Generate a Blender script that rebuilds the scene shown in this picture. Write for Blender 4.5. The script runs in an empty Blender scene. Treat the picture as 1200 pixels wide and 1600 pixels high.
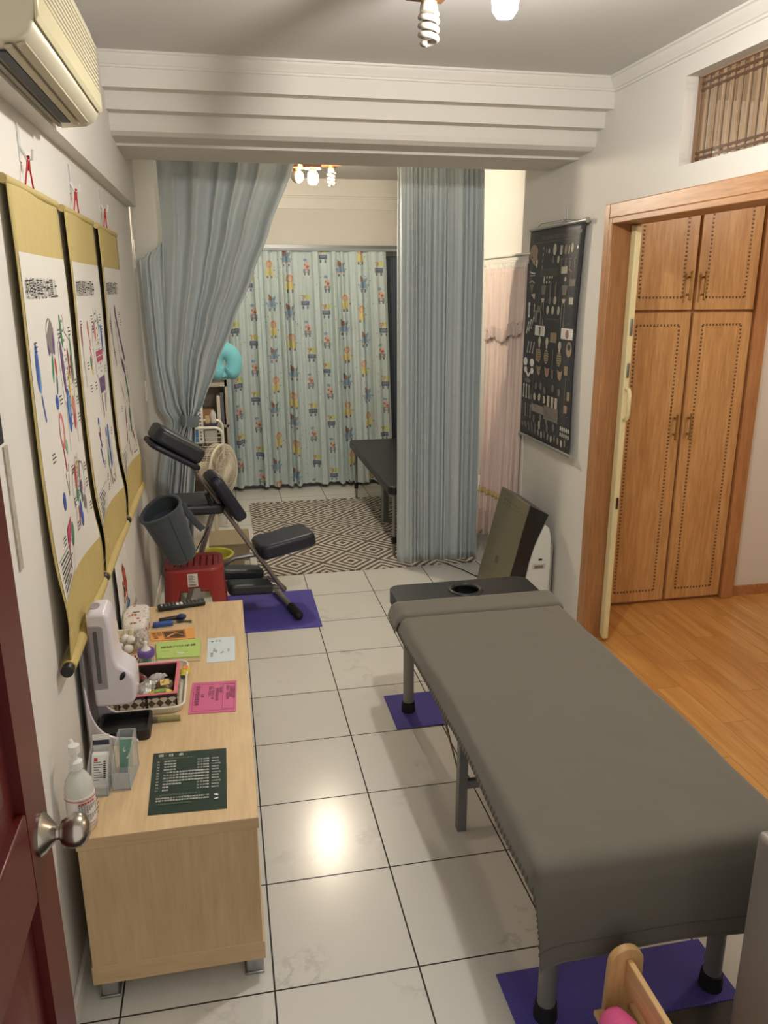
import bpy, bmesh, math, random
from mathutils import Vector, Matrix
random.seed(7)
PI = math.pi
sc = bpy.context.scene
col = sc.collection

# ---------------------------------------------------------------- camera (solved from the floor tile grid, tile = 0.40 m)
CP = Vector((-0.04026, -1.70462, 1.82292))
PITCH, YAW, ROLL, FPX = -0.278368543, 0.198565190, -0.00202164802, 1225.51485
cp_, sp_, cy_, sy_ = math.cos(PITCH), math.sin(PITCH), math.cos(YAW), math.sin(YAW)
FWD = Vector((sy_*cp_, cy_*cp_, sp_))
_r = Vector((cy_, -sy_, 0)); _u = _r.cross(FWD)
RT = _r*math.cos(ROLL) + _u*math.sin(ROLL)
UP = -_r*math.sin(ROLL) + _u*math.cos(ROLL)
cam = bpy.data.cameras.new('camera'); camo = bpy.data.objects.new('camera', cam); col.objects.link(camo)
m3 = Matrix((RT, UP, -FWD)).transposed()
camo.matrix_world = Matrix.Translation(CP) @ m3.to_4x4()
cam.sensor_fit = 'VERTICAL'; cam.sensor_height = 32.0; cam.lens = FPX*32.0/1600.0
cam.clip_start = 0.02; cam.clip_end = 60
sc.camera = camo

def at(px, py, axis, val):
    """survey helper: the real point where the sight line through a photo pixel meets the plane axis = val"""
    d = RT*((px-600)/FPX) - UP*((py-800)/FPX) + FWD
    i = 'xyz'.index(axis)
    return CP + d*((val-CP[i])/d[i])

# ---------------------------------------------------------------- materials
def lin(c):
    o = []
    for v in c:
        v = v/255.0
        o.append(v/12.92 if v <= 0.04045 else ((v+0.055)/1.055)**2.4)
    return tuple(o) + (1.0,)
MATS = {}
class NT:
    def __init__(s, name):
        s.m = bpy.data.materials.new(name); s.m.use_nodes = True
        s.t = s.m.node_tree; s.n = s.t.nodes; s.l = s.t.links
        s.b = s.n.get('Principled BSDF')
    def node(s, typ, **kw):
        n = s.n.new(typ)
        for k, v in kw.items():
            setattr(n, k, v)
        return n
    def link(s, a, b): s.l.new(a, b)
    def math(s, op, a, b=None, c=None):
        n = s.n.new('ShaderNodeMath'); n.operation = op
        for i, v in enumerate((a, b, c)):
            if v is None: continue
            if isinstance(v, (int, float)): n.inputs[i].default_value = v
            else: s.link(v, n.inputs[i])
        return n.outputs[0]
    def mix(s, f, a, b):
        n = s.n.new('ShaderNodeMix'); n.data_type = 'RGBA'
        if isinstance(f, (int, float)): n.inputs[0].default_value = f
        else: s.link(f, n.inputs[0])
        for i, v in ((6, a), (7, b)):
            if isinstance(v, tuple): n.inputs[i].default_value = v
            else: s.link(v, n.inputs[i])
        return n.outputs[2]
    def noise(s, vec, scale, detail=3, rough=0.55):
        n = s.n.new('ShaderNodeTexNoise'); n.inputs['Scale'].default_value = scale
        n.inputs['Detail'].default_value = detail; n.inputs['Roughness'].default_value = rough
        if vec is not None: s.link(vec, n.inputs['Vector'])
        return n.outputs[0]
    def ramp(s, f, lo, hi):
        n = s.n.new('ShaderNodeMapRange'); n.inputs[1].default_value = lo; n.inputs[2].default_value = hi
        s.link(f, n.inputs[0]); return n.outputs[0]
    def bump(s, h, strength, dist=0.002):
        n = s.n.new('ShaderNodeBump'); n.inputs['Strength'].default_value = strength; n.inputs['Distance'].default_value = dist
        s.link(h, n.inputs['Height']); s.link(n.outputs[0], s.b.inputs['Normal'])
    def coord(s, which='Object', scale=None):
        n = s.n.new('ShaderNodeTexCoord'); o = n.outputs[which]
        if scale:
            mp = s.n.new('ShaderNodeMapping'); mp.inputs['Scale'].default_value = scale
            s.link(o, mp.inputs[0]); o = mp.outputs[0]
        return o
def M(name, rgb, rough=0.5, metal=0.0, var=0.06, vscale=9.0, bump=0.0, bscale=120.0, trans=0.0, coat=0.0, emit=None, estr=0.0, alpha=1.0, sheen=0.0, ior=None):
    if name in MATS: return MATS[name]
    t = NT(name); b = t.b; c = lin(rgb)
    b.inputs['Roughness'].default_value = rough; b.inputs['Metallic'].default_value = metal
    b.inputs['Base Color'].default_value = c
    co = t.coord()
    if var:
        n = t.noise(co, vscale)
        d = tuple(max(0, v*(1-var*1.6)) for v in c[:3]) + (1,); e = tuple(min(1, v*(1+var)) for v in c[:3]) + (1,)
        t.link(t.mix(n, d, e), b.inputs['Base Color'])
    if bump: t.bump(t.noise(co, bscale, 2), bump)
    if trans: b.inputs['Transmission Weight'].default_value = trans
    if ior: b.inputs['IOR'].default_value = ior
    if coat: b.inputs['Coat Weight'].default_value = coat; b.inputs['Coat Roughness'].default_value = 0.08
    if sheen: b.inputs['Sheen Weight'].default_value = sheen
    if alpha < 1: b.inputs['Alpha'].default_value = alpha
    if emit:
        b.inputs['Emission Color'].default_value = lin(emit); b.inputs['Emission Strength'].default_value = estr
    MATS[name] = t.m
    return t.m
def wood(name, light, dark, axis='z', scale=1.0, rough=0.4, fig=0.5, coat=0.0):
    if name in MATS: return MATS[name]
    t = NT(name)
    k = {'x': (1.2, 14, 14), 'y': (14, 1.2, 14), 'z': (14, 14, 1.2)}[axis]
    co = t.coord('Object', tuple(v*scale for v in k))
    n1 = t.noise(co, 1.0, 5, 0.6)
    k2 = tuple(v*scale*6 for v in k)
    n2 = t.noise(t.coord('Object', k2), 1.0, 3)
    f = t.ramp(t.math('ADD', t.math('MULTIPLY', n1, fig), t.math('MULTIPLY', n2, 1-fig)), 0.35, 0.66)
    t.link(t.mix(f, lin(dark), lin(light)), t.b.inputs['Base Color'])
    t.b.inputs['Roughness'].default_value = rough
    if coat: t.b.inputs['Coat Weight'].default_value = coat; t.b.inputs['Coat Roughness'].default_value = 0.15
    MATS[name] = t.m
    return t.m
def tile_material():
    t = NT('floor_tiles'); g = t.node('ShaderNodeNewGeometry').outputs['Position']
    s = t.node('ShaderNodeSeparateXYZ'); t.link(g, s.inputs[0])
    def line(o):
        f = t.math('FRACT', t.math('ADD', t.math('DIVIDE', o, 0.4), 50.5))
        return t.math('ABSOLUTE', t.math('SUBTRACT', f, 0.5))
    d = t.math('MINIMUM', line(s.outputs[0]), line(s.outputs[1]))
    gm = t.math('LESS_THAN', d, 0.0062)
    fx = t.math('FLOOR', t.math('ADD', t.math('DIVIDE', s.outputs[0], 0.4), 50)); fy = t.math('FLOOR', t.math('ADD', t.math('DIVIDE', s.outputs[1], 0.4), 50))
    cb = t.node('ShaderNodeCombineXYZ'); t.link(t.math('MULTIPLY', fx, 3.7), cb.inputs[0]); t.link(t.math('MULTIPLY', fy, 5.3), cb.inputs[1])
    va = t.node('ShaderNodeVectorMath', operation='ADD'); t.link(g, va.inputs[0]); t.link(cb.outputs[0], va.inputs[1])
    n = t.noise(va.outputs[0], 5.0, 8, 0.62)
    v = t.math('ABSOLUTE', t.math('SUBTRACT', n, 0.5))
    vein = t.math('SUBTRACT', 1.0, t.ramp(v, 0.0, 0.035))
    mask = t.ramp(t.noise(va.outputs[0], 3.1, 2), 0.56, 0.70)
    c = t.mix(t.math('MULTIPLY', t.math('MULTIPLY', vein, mask), 0.34), lin((222, 220, 213)), lin((150, 147, 140)))
    t.link(t.mix(gm, c, lin((42, 38, 34))), t.b.inputs['Base Color'])
    r = t.math('ADD', t.math('MULTIPLY', gm, 0.6), 0.2)
    t.link(r, t.b.inputs['Roughness'])
    t.bump(t.noise(g, 260, 2), 0.10, 0.0012)
    t.b.inputs['Specular IOR Level'].default_value = 0.5
    return t.m
def plank_material():
    t = NT('oak_planks'); g = t.node('ShaderNodeNewGeometry').outputs['Position']
    s = t.node('ShaderNodeSeparateXYZ'); t.link(g, s.inputs[0])
    W, L = 0.125, 0.9
    px = t.math('DIVIDE', s.outputs[0], W); ix = t.math('FLOOR', px)
    oy = t.math('ADD', t.math('DIVIDE', s.outputs[1], L), t.math('MULTIPLY', ix, 0.37)); iy = t.math('FLOOR', oy)
    e1 = t.math('LESS_THAN', t.math('FRACT', px), 0.018); e2 = t.math('LESS_THAN', t.math('FRACT', oy), 0.003)
    edge = t.math('MAXIMUM', e1, e2)
    cb = t.node('ShaderNodeCombineXYZ'); t.link(ix, cb.inputs[0]); t.link(iy, cb.inputs[1])
    wn = t.node('ShaderNodeTexWhiteNoise', noise_dimensions='2D'); t.link(cb.outputs[0], wn.inputs[0])
    mp = t.node('ShaderNodeMapping'); mp.inputs['Scale'].default_value = (16, 1.3, 1); t.link(g, mp.inputs[0])
    va = t.node('ShaderNodeVectorMath', operation='ADD'); t.link(mp.outputs[0], va.inputs[0]); t.link(wn.outputs[1], va.inputs[1])
    mu = t.node('ShaderNodeVectorMath', operation='SCALE'); mu.inputs[3].default_value = 1.0; t.link(va.outputs[0], mu.inputs[0])
    n = t.ramp(t.noise(mu.outputs[0], 1.0, 6, 0.6), 0.3, 0.72)
    c = t.mix(n, lin((172, 118, 60)), lin((216, 164, 96)))
    c = t.mix(t.math('MULTIPLY', wn.outputs[0], 0.45), c, lin((190, 132, 68)))
    t.link(t.mix(t.math('MULTIPLY', edge, 0.55), c, lin((92, 54, 22))), t.b.inputs['Base Color'])
    t.b.inputs['Roughness'].default_value = 0.24
    return t.m
def rug_material():
    t = NT('diamond_rug'); g = t.node('ShaderNodeNewGeometry').outputs['Position']
    s = t.node('ShaderNodeSeparateXYZ'); t.link(g, s.inputs[0])
    u = t.math('DIVIDE', t.math('SUBTRACT', s.outputs[0], 0.359), 0.388); v = t.math('DIVIDE', t.math('SUBTRACT', s.outputs[1], 3.370), 0.41)
    def tri(o):
        f = t.math('FRACT', t.math('ADD', o, 100.5))
        return t.math('ABSOLUTE', t.math('SUBTRACT', f, 0.5))
    a = t.math('ADD', tri(u), tri(v))                       # 0 at a diamond's centre, 1 at the next lattice's
    b = t.math('MINIMUM', a, t.math('SUBTRACT', 1.0, a))    # interleaved second lattice
    st = t.math('FRACT', t.math('MULTIPLY', b, 6.6))
    light = t.math('GREATER_THAN', st, 0.52)
    n = t.noise(g, 300, 2)
    c = t.mix(light, lin((92, 84, 80)), lin((214, 208, 196)))
    t.link(t.mix(t.math('MULTIPLY', n, 0.2), c, lin((120, 114, 106))), t.b.inputs['Base Color'])
    t.b.inputs['Roughness'].default_value = 0.95
    t.bump(n, 0.4, 0.002)
    return t.m
def weave_material(name, rgb):
    t = NT(name); g = t.coord()
    s = t.node('ShaderNodeSeparateXYZ'); t.link(g, s.inputs[0])
    w = t.math('MULTIPLY', t.math('SINE', t.math('MULTIPLY', s.outputs[0], 900)), t.math('SINE', t.math('MULTIPLY', s.outputs[1], 900)))
    f = t.ramp(w, -0.6, 0.8)
    d = tuple(int(v*0.62) for v in rgb)
    t.link(t.mix(f, lin(d), lin(rgb)), t.b.inputs['Base Color']); t.b.inputs['Roughness'].default_value = 0.75
    t.bump(w, 0.5, 0.001)
    return t.m
def check_material():
    t = NT('brown_check_card'); o = t.coord()
    s = t.node('ShaderNodeSeparateXYZ'); t.link(o, s.inputs[0])
    h = t.math('ADD', s.outputs[0], s.outputs[1])
    a = t.math('FLOOR', t.math('DIVIDE', t.math('ADD', h, s.outputs[2]), 0.026)); b = t.math('FLOOR', t.math('DIVIDE', t.math('SUBTRACT', h, s.outputs[2]), 0.026))
    f = t.math('MODULO', t.math('ABSOLUTE', t.math('ADD', a, b)), 2.0)
    t.link(t.mix(f, lin((96, 74, 50)), lin((214, 206, 190))), t.b.inputs['Base Color']); t.b.inputs['Roughness'].default_value = 0.5
    return t.m
def curtain_material():
    t = NT('slate_blue_curtain'); uv = t.coord('UV')
    vo = t.node('ShaderNodeTexVoronoi', feature='F1'); vo.inputs['Scale'].default_value = 9.0; t.link(uv, vo.inputs['Vector'])
    d = t.math('ABSOLUTE', t.math('SUBTRACT', vo.outputs['Distance'], 0.13))
    ring = t.math('MULTIPLY', t.math('LESS_THAN', d, 0.022), 0.30)
    n = t.noise(uv, 30, 3)
    c = t.mix(n, lin((182, 192, 194)), lin((194, 203, 204)))
    t.link(t.mix(ring, c, lin((216, 224, 224))), t.b.inputs['Base Color'])
    t.b.inputs['Roughness'].default_value = 0.55; t.b.inputs['Sheen Weight'].default_value = 0.25
    return t.m
def ribbed_glass():
    t = NT('ribbed_amber_glass'); o = t.node('ShaderNodeNewGeometry').outputs['Position']
    s = t.node('ShaderNodeSeparateXYZ'); t.link(o, s.inputs[0])
    f = t.math('FRACT', t.math('DIVIDE', s.outputs[1], 0.052))
    clear = t.math('LESS_THAN', f, 0.52)
    b1 = t.math('LESS_THAN', t.math('ABSOLUTE', t.math('SUBTRACT', s.outputs[2], 2.335)), 0.0055)
    b2 = t.math('LESS_THAN', t.math('ABSOLUTE', t.math('SUBTRACT', s.outputs[2], 2.315)), 0.0055)
    b3 = t.math('LESS_THAN', t.math('ABSOLUTE', t.math('SUBTRACT', s.outputs[2], 2.585)), 0.0055)
    b4 = t.math('LESS_THAN', t.math('ABSOLUTE', t.math('SUBTRACT', s.outputs[2], 2.562)), 0.0055)
    band = t.math('MAXIMUM', t.math('MAXIMUM', b1, b2), t.math('MAXIMUM', b3, b4))
    mp = t.node('ShaderNodeMapping'); mp.inputs['Scale'].default_value = (1, 90, 2); t.link(o, mp.inputs[0])
    n = t.noise(mp.outputs[0], 1.0, 3)
    c = t.mix(t.ramp(n, 0.4, 0.7), lin((132, 106, 82)), lin((190, 164, 128)))
    t.link(t.mix(band, c, lin((96, 70, 52))), t.b.inputs['Base Color'])
    t.b.inputs['Roughness'].default_value = 0.22
    a = t.math('SUBTRACT', 0.93, t.math('MULTIPLY', t.math('MULTIPLY', clear, t.math('SUBTRACT', 1.0, band)), 0.80))
    t.link(a, t.b.inputs['Alpha'])
    return t.m

WHITE = M('white_wall_paint', (214, 210, 202), 0.8, var=0.02, vscale=2, bump=0.06, bscale=60)
CEIL = M('ceiling_paint', (204, 202, 198), 0.85, var=0.015, vscale=1.5)
TRIMW = M('white_trim_gloss', (216, 212, 204), 0.45, var=0.015)
# ---------------------------------------------------------------- mesh building
ORG = {}
class MB:
    def __init__(s): s.bm = bmesh.new(); s.mats = []; s.uv = None
    def mi(s, m):
        if m not in s.mats: s.mats.append(m)
        return s.mats.index(m)
    def poly(s, pts, m):
        f = s.bm.faces.new([s.bm.verts.new(p) for p in pts]); f.material_index = s.mi(m); return s
    def faces(s, pts, fs, m):
        v = [s.bm.verts.new(p) for p in pts]; k = s.mi(m)
        for f in fs:
            try: s.bm.faces.new([v[i] for i in f]).material_index = k
            except ValueError: pass
        return s
    def box(s, c, size, m, R=None):
        c = Vector(c); h = [v/2 for v in size]
        P = [Vector((x*h[0], y*h[1], z*h[2])) for x in (-1, 1) for y in (-1, 1) for z in (-1, 1)]
        if R is not None: P = [R @ p for p in P]
        return s.faces([c+p for p in P], [(0, 1, 3, 2), (4, 6, 7, 5), (0, 4, 5, 1), (2, 3, 7, 6), (0, 2, 6, 4), (1, 5, 7, 3)], m)
    def bx(s, x0, x1, y0, y1, z0, z1, m):
        return s.box(((x0+x1)/2, (y0+y1)/2, (z0+z1)/2), (x1-x0, y1-y0, z1-z0), m)
    def prism(s, poly, fa, fb, m):
        """poly: list of 2D points; fa / fb map one to the two end faces"""
        n = len(poly); P = [Vector(fa(*p)) for p in poly] + [Vector(fb(*p)) for p in poly]
        fs = [tuple(range(n))[::-1], tuple(range(n, 2*n))] + [(i, (i+1) % n, n+(i+1) % n, n+i) for i in range(n)]
        return s.faces(P, fs, m)
    def tube(s, pts, r, m, seg=10, closed=False, caps=True, flat=None):
        pts = [Vector(p) for p in pts]; n = len(pts); rings = []
        rr = r if isinstance(r, (list, tuple)) else [r]*n
        up = Vector((0, 0, 1)); prev = None
        for i, p in enumerate(pts):
            a = pts[(i-1) % n] if (i or closed) else p; b = pts[(i+1) % n] if (i < n-1 or closed) else p
            d = (b-a).normalized()
            if prev is None:
                x = d.cross(up)
                if x.length < 0.05: x = d.cross(Vector((0, 1, 0)))
            else: x = prev - d*prev.dot(d)
            x.normalize(); prev = x; y = d.cross(x)
            rings.append([p + x*math.cos(2*PI*k/seg)*rr[i] + y*math.sin(2*PI*k/seg)*rr[i]*(flat or 1) for k in range(seg)])
        P = [q for g in rings for q in g]; fs = []
        for i in range(n if closed else n-1):
            j = (i+1) % n
            fs += [(i*seg+k, i*seg+(k+1) % seg, j*seg+(k+1) % seg, j*seg+k) for k in range(seg)]
        if caps and not closed: fs += [tuple(range(seg))[::-1], tuple((n-1)*seg+k for k in range(seg))]
        return s.faces(P, fs, m)
    def lathe(s, prof, m, c=(0, 0, 0), R=None, seg=24, closed=False, sx=1, sy=1):
        c = Vector(c); P = []; n = len(prof)
        for r, z in prof:
            for k in range(seg):
                p = Vector((r*math.cos(2*PI*k/seg)*sx, r*math.sin(2*PI*k/seg)*sy, z))
                P.append(c + (R @ p if R is not None else p))
        fs = []
        for i in range(n if closed else n-1):
            j = (i+1) % n
            fs += [(i*seg+k, i*seg+(k+1) % seg, j*seg+(k+1) % seg, j*seg+k) for k in range(seg)]
        if not closed:
            if prof[0][0] > 1e-5: fs.append(tuple(range(seg))[::-1])
            if prof[-1][0] > 1e-5: fs.append(tuple((n-1)*seg+k for k in range(seg)))
        return s.faces(P, fs, m)
    def ball(s, c, r, m, R=None, seg=16, n=9, e=1.0):
        r = Vector(r) if not isinstance(r, (int, float)) else Vector((r, r, r)); c = Vector(c); P = []
        def pw(v): return math.copysign(abs(v)**e, v)
        for i in range(n+1):
            a = PI*i/n
            for k in range(seg):
                b = 2*PI*k/seg
                p = Vector((r.x*pw(math.sin(a))*pw(math.cos(b)), r.y*pw(math.sin(a))*pw(math.sin(b)), r.z*pw(math.cos(a))))
                P.append(c + (R @ p if R is not None else p))
        fs = [(i*seg+k, i*seg+(k+1) % seg, (i+1)*seg+(k+1) % seg, (i+1)*seg+k) for i in range(n) for k in range(seg)]
        return s.faces(P, fs, m)
    def grid(s, fn, nu, nv, m, uvfn=None):
        V = [[s.bm.verts.new(fn(i/nu, j/nv)) for i in range(nu+1)] for j in range(nv+1)]; k = s.mi(m)
        if uvfn and s.uv is None: s.uv = s.bm.loops.layers.uv.new('UVMap')
        for j in range(nv):
            for i in range(nu):
                f = s.bm.faces.new((V[j][i], V[j][i+1], V[j+1][i+1], V[j+1][i])); f.material_index = k
                if uvfn:
                    for lp, (a, b) in zip(f.loops, ((i, j), (i+1, j), (i+1, j+1), (i, j+1))): lp[s.uv].uv = uvfn(a/nu, b/nv)
        return s
    def text(s, body, size, fn, m, align='LEFT', sx=1.0):
        """flat lettering; fn(a, b) maps text plane coordinates to a point"""
        cu = bpy.data.curves.new('t', 'FONT'); cu.body = body; cu.size = size; cu.align_x = align; cu.resolution_u = 2
        ob = bpy.data.objects.new('t', cu); col.objects.link(ob)
        dg = bpy.context.evaluated_depsgraph_get(); me = bpy.data.meshes.new_from_object(ob.evaluated_get(dg))
        k = s.mi(m); vs = [s.bm.verts.new(fn(v.co.x*sx, v.co.y)) for v in me.vertices]
        for p in me.polygons:
            try: s.bm.faces.new([vs[i] for i in p.vertices]).material_index = k
            except ValueError: pass
        bpy.data.objects.remove(ob); bpy.data.curves.remove(cu); bpy.data.meshes.remove(me)
        return s
    def build(s, name, parent=None, loc=None, bevel=0.0, seg=2, smooth=35, solid=0.0, sub=0, label=None, cat=None, group=None, kind=None, weld=True, fix=True):
        if weld: bmesh.ops.remove_doubles(s.bm, verts=s.bm.verts, dist=1e-6)
        if fix: bmesh.ops.recalc_face_normals(s.bm, faces=s.bm.faces)
        me = bpy.data.meshes.new(name); s.bm.to_mesh(me); s.bm.free()
        for m in s.mats: me.materials.append(m)
        o = bpy.data.objects.new(name, me); col.objects.link(o)
        if parent is not None:
            o.parent = parent; g = ORG[parent.name]; me.transform(Matrix.Translation(-g)); ORG[o.name] = g
        else:
            g = Vector(loc) if loc is not None else Vector((0, 0, 0))
            me.transform(Matrix.Translation(-g)); o.location = g; ORG[o.name] = g
        for p in me.polygons: p.use_smooth = True
        me.set_sharp_from_angle(angle=math.radians(smooth))
        if solid: md = o.modifiers.new('thickness', 'SOLIDIFY'); md.thickness = solid; md.offset = 0
        if bevel:
            md = o.modifiers.new('bevel', 'BEVEL'); md.width = bevel; md.segments = seg; md.limit_method = 'ANGLE'; md.angle_limit = math.radians(40); md.use_clamp_overlap = True
            try: md.harden_normals = False
            except Exception: pass
        if sub: md = o.modifiers.new('sub', 'SUBSURF'); md.levels = sub; md.render_levels = sub
        if label: o['label'] = label
        if cat: o['category'] = cat
        if group: o['group'] = group
        if kind: o['kind'] = kind
        return o
def thing(name, label, cat, loc, group=None):
    o = bpy.data.objects.new(name, None); col.objects.link(o); o.location = loc; ORG[o.name] = Vector(loc)
    o.empty_display_size = 0.1
    o['label'] = label; o['category'] = cat
    if group: o['group'] = group
    return o
def st(mb, name, **k): return mb.build(name, kind='structure', **k)
def rotz(a): return Matrix.Rotation(a, 3, 'Z')
def rotx(a): return Matrix.Rotation(a, 3, 'X')
def roty(a): return Matrix.Rotation(a, 3, 'Y')
def frame(x, z):
    """rotation whose local x and z axes point along x and z"""
    z = Vector(z).normalized(); x = Vector(x); x = (x - z*x.dot(z)).normalized(); y = z.cross(x)
    return Matrix((x, y, z)).transposed()
def rrect(w, h, r, n=5):
    P = []
    for cx, cy, a0 in ((w/2-r, h/2-r, 0), (-w/2+r, h/2-r, 90), (-w/2+r, -h/2+r, 180), (w/2-r, -h/2+r, 270)):
        P += [(cx+r*math.cos(math.radians(a0+90*i/n)), cy+r*math.sin(math.radians(a0+90*i/n))) for i in range(n+1)]
    return P
class Decal:
    """flat printed shapes on a surface: fn(a, b, h) gives the point h above the sheet"""
    def __init__(s, fn, h0=0.0004, dh=0.000012): s.fn = fn; s.h = h0; s.dh = dh; s.mb = MB()
    def up(s): s.h += s.dh
    def poly(s, P, m): s.up(); s.mb.poly([s.fn(a, b, s.h) for a, b in P], m)
    def rect(s, a0, a1, b0, b1, m): s.poly([(a0, b0), (a1, b0), (a1, b1), (a0, b1)], m)
    def ell(s, a, b, ra, rb, m, rot=0, n=14, cut=None):
        c, q = math.cos(rot), math.sin(rot)
        P = [(a+ra*math.cos(2*PI*i/n)*c-rb*math.sin(2*PI*i/n)*q, b+ra*math.cos(2*PI*i/n)*q+rb*math.sin(2*PI*i/n)*c) for i in range(n)]
        s.poly(P, m)
    def line(s, P, w, m, asp=1.0):
        s.up()
        for (a0, b0), (a1, b1) in zip(P, P[1:]):
            dx, dy = a1-a0, (b1-b0); L = math.hypot(dx, dy) or 1; nx, ny = -dy/L*w/2*asp, dx/L*w/2
            s.mb.poly([s.fn(a0+nx, b0+ny, s.h), s.fn(a0-nx, b0-ny, s.h), s.fn(a1-nx, b1-ny, s.h), s.fn(a1+nx, b1+ny, s.h)], m)
    def text(s, body, size, a, b, m, align='LEFT', sx=1.0, rot=0):
        s.up(); c, q = math.cos(rot), math.sin(rot); h = s.h
        s.mb.text(body, size, lambda x, y: s.fn(a+x*c-y*q, b+x*q+y*c, h), m, align, sx)
    def build(s, name, parent): return s.mb.build(name, parent, fix=False, weld=False)
# ================================================================ the setting
XL, XR, ZC, YB = -0.51, 1.785, 2.74, 5.68
TILE = tile_material(); PLANK = plank_material()
MARBLE = M('dark_marble', (52, 50, 48), 0.25, var=0.5, vscale=14)
st(MB().bx(XL, XR, -0.274, YB, -0.06, 0, TILE), 'floor')
st(MB().bx(XR, 4.6, -1.0, 2.60, -0.06, 0, PLANK), 'floor_side_room')
st(MB().bx(-0.6, 2.3, -1.45, -0.274, -0.06, 0.004, MARBLE), 'floor_entry')
st(MB().bx(XL-0.12, XR+0.12, -1.45, YB+0.1, ZC, ZC+0.1, CEIL), 'ceiling')
st(MB().bx(XR+0.12, 4.7, -1.1, 2.7, ZC, ZC+0.1, CEIL), 'ceiling_side_room')
st(MB().bx(XL-0.12, XL, -1.45, YB+0.1, 0, ZC, WHITE).bx(XL, -0.463, -1.4, 3.05, 2.25, ZC, WHITE).bx(XL, -0.335, 3.30, 3.55, 0, ZC, WHITE), 'wall_left')
st(MB().bx(XL-0.12, XR+0.12, YB, YB+0.1, 2.16, ZC, WHITE).bx(XL-0.12, -0.36, YB, YB+0.1, 0, 2.16, WHITE).bx(1.72, XR+0.12, YB, YB+0.1, 0, 2.16, WHITE)
   .bx(XL, XR, YB-0.03, YB, 2.585, ZC, TRIMW).bx(XL, XR, YB-0.055, YB, 2.60, ZC, TRIMW).bx(XL, XR, YB-0.014, YB, 2.495, 2.585, TRIMW), 'wall_back')
X2 = XR+0.12
DY0, DY1, DZ = -0.30, 1.92, 2.135        # doorway to the side room
TY0, TY1, TZ0, TZ1 = 0.30, 1.39, 2.287, 2.612   # transom opening
wr = MB()
wr.bx(XR, X2, 3.68, YB, 0, ZC, WHITE).bx(XR, X2, 2.93, 3.68, 1.955, ZC, WHITE).bx(XR, X2, DY1, 2.93, 0, ZC, WHITE)
wr.bx(XR, X2, DY0, DY1, DZ, TZ0, WHITE).bx(XR, X2, DY0, DY1, TZ1, ZC, WHITE).bx(XR, X2, TY1, DY1, TZ0, TZ1, WHITE).bx(XR, X2, DY0, TY0, TZ0, TZ1, WHITE).bx(XR, X2, -1.45, DY0, 0, ZC, WHITE)
st(wr, 'wall_right')
st(MB().bx(2.928, 4.6, 2.285, 2.40, 0, ZC, WHITE), 'wall_side_room_back')
st(MB().bx(X2, 2.055, 2.285, 2.40, 0, ZC, WHITE), 'wall_side_room_left')
st(MB().bx(2.055, 2.928, 2.285, 2.40, 2.52, ZC, WHITE), 'wall_side_room_upper')
st(MB().bx(4.6, 4.7, -1.0, 2.4, 0, ZC, WHITE), 'wall_side_room_right')
st(MB().bx(X2, 4.7, -1.1, -1.0, 0, ZC, WHITE), 'wall_side_room_front')
# ceiling beam with stepped face, seen above the curtains
prof = [(1.985, ZC), (1.985, 2.612), (2.068, 2.615), (2.068, 2.545), (2.146, 2.545), (2.146, 2.50), (2.155, 2.478), (2.185, 2.463), (2.335, 2.458), (2.335, 2.446), (2.74, 2.446), (2.74, ZC)]
st(MB().prism(prof, lambda y, z: (XL, y, z), lambda y, z: (XR, y, z), WHITE), 'ceiling_beam', smooth=20)
cr = [(0, 0), (0.036, 0), (0.036, -0.008), (0.03, -0.012), (0.026, -0.024), (0.014, -0.038), (0.011, -0.046), (0.006, -0.05), (0.006, -0.058), (0, -0.06)]
st(MB().prism([(p[0]*1.0, p[1]*0.95) for p in cr], lambda a, b: (XL, 1.985-a, ZC+b), lambda a, b: (XR, 1.985-a, ZC+b), TRIMW), 'trim_1', smooth=25)
st(MB().prism([(p[0]*1.25, p[1]*1.0) for p in cr], lambda a, b: (XR-a, -1.45, ZC+b), lambda a, b: (XR-a, 1.985, ZC+b), TRIMW), 'trim_2', smooth=25)
st(MB().bx(XL, XL+0.012, -1.4, 3.3, 0, 0.075, TRIMW), 'baseboard_left', bevel=0.003)
OAK = wood('orange_oak', (210, 166, 112), (176, 128, 78), 'z', 1.0, 0.35)
OAKD = wood('oak_trim', (186, 134, 88), (150, 102, 62), 'z', 1.0, 0.38)
OAKH = wood('oak_trim_level', (186, 134, 88), (150, 102, 62), 'y', 1.0, 0.38)
st(MB().bx(2.93, 4.6, 2.272, 2.285, 0, 0.062, OAKH), 'baseboard_side_room')
# doorway lining
st(MB().bx(XR-0.016, XR, DY1-0.002, DY1+0.05, 0, DZ+0.062, OAKD).bx(XR-0.016, X2+0.016, DY1-0.03, DY1, 0, DZ, OAKD), 'trim_3', bevel=0.004)
st(MB().bx(XR-0.016, XR, DY0-0.05, DY1-0.002, DZ-0.002, DZ+0.062, OAKH).bx(XR-0.016, X2+0.016, DY0, DY1-0.03, DZ-0.028, DZ, OAKH), 'trim_4', bevel=0.004)
# transom window of ribbed glass above the doorway
TFR = M('taupe_transom_frame', (150, 122, 100), 0.5)
w = st(MB().bx(1.838, 1.868, TY0, TY1, TZ0, TZ0+0.006, TFR).bx(1.838, 1.868, TY0, TY1, TZ1-0.006, TZ1, TFR).bx(1.838, 1.868, TY1-0.006, TY1, TZ0, TZ1, TFR), 'window_1')
ORG[w.name] = Vector((0, 0, 0))
MB().bx(1.85, 1.856, TY0, TY1-0.006, TZ0+0.006, TZ1-0.006, ribbed_glass()).build('glass_pane', w)
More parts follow.
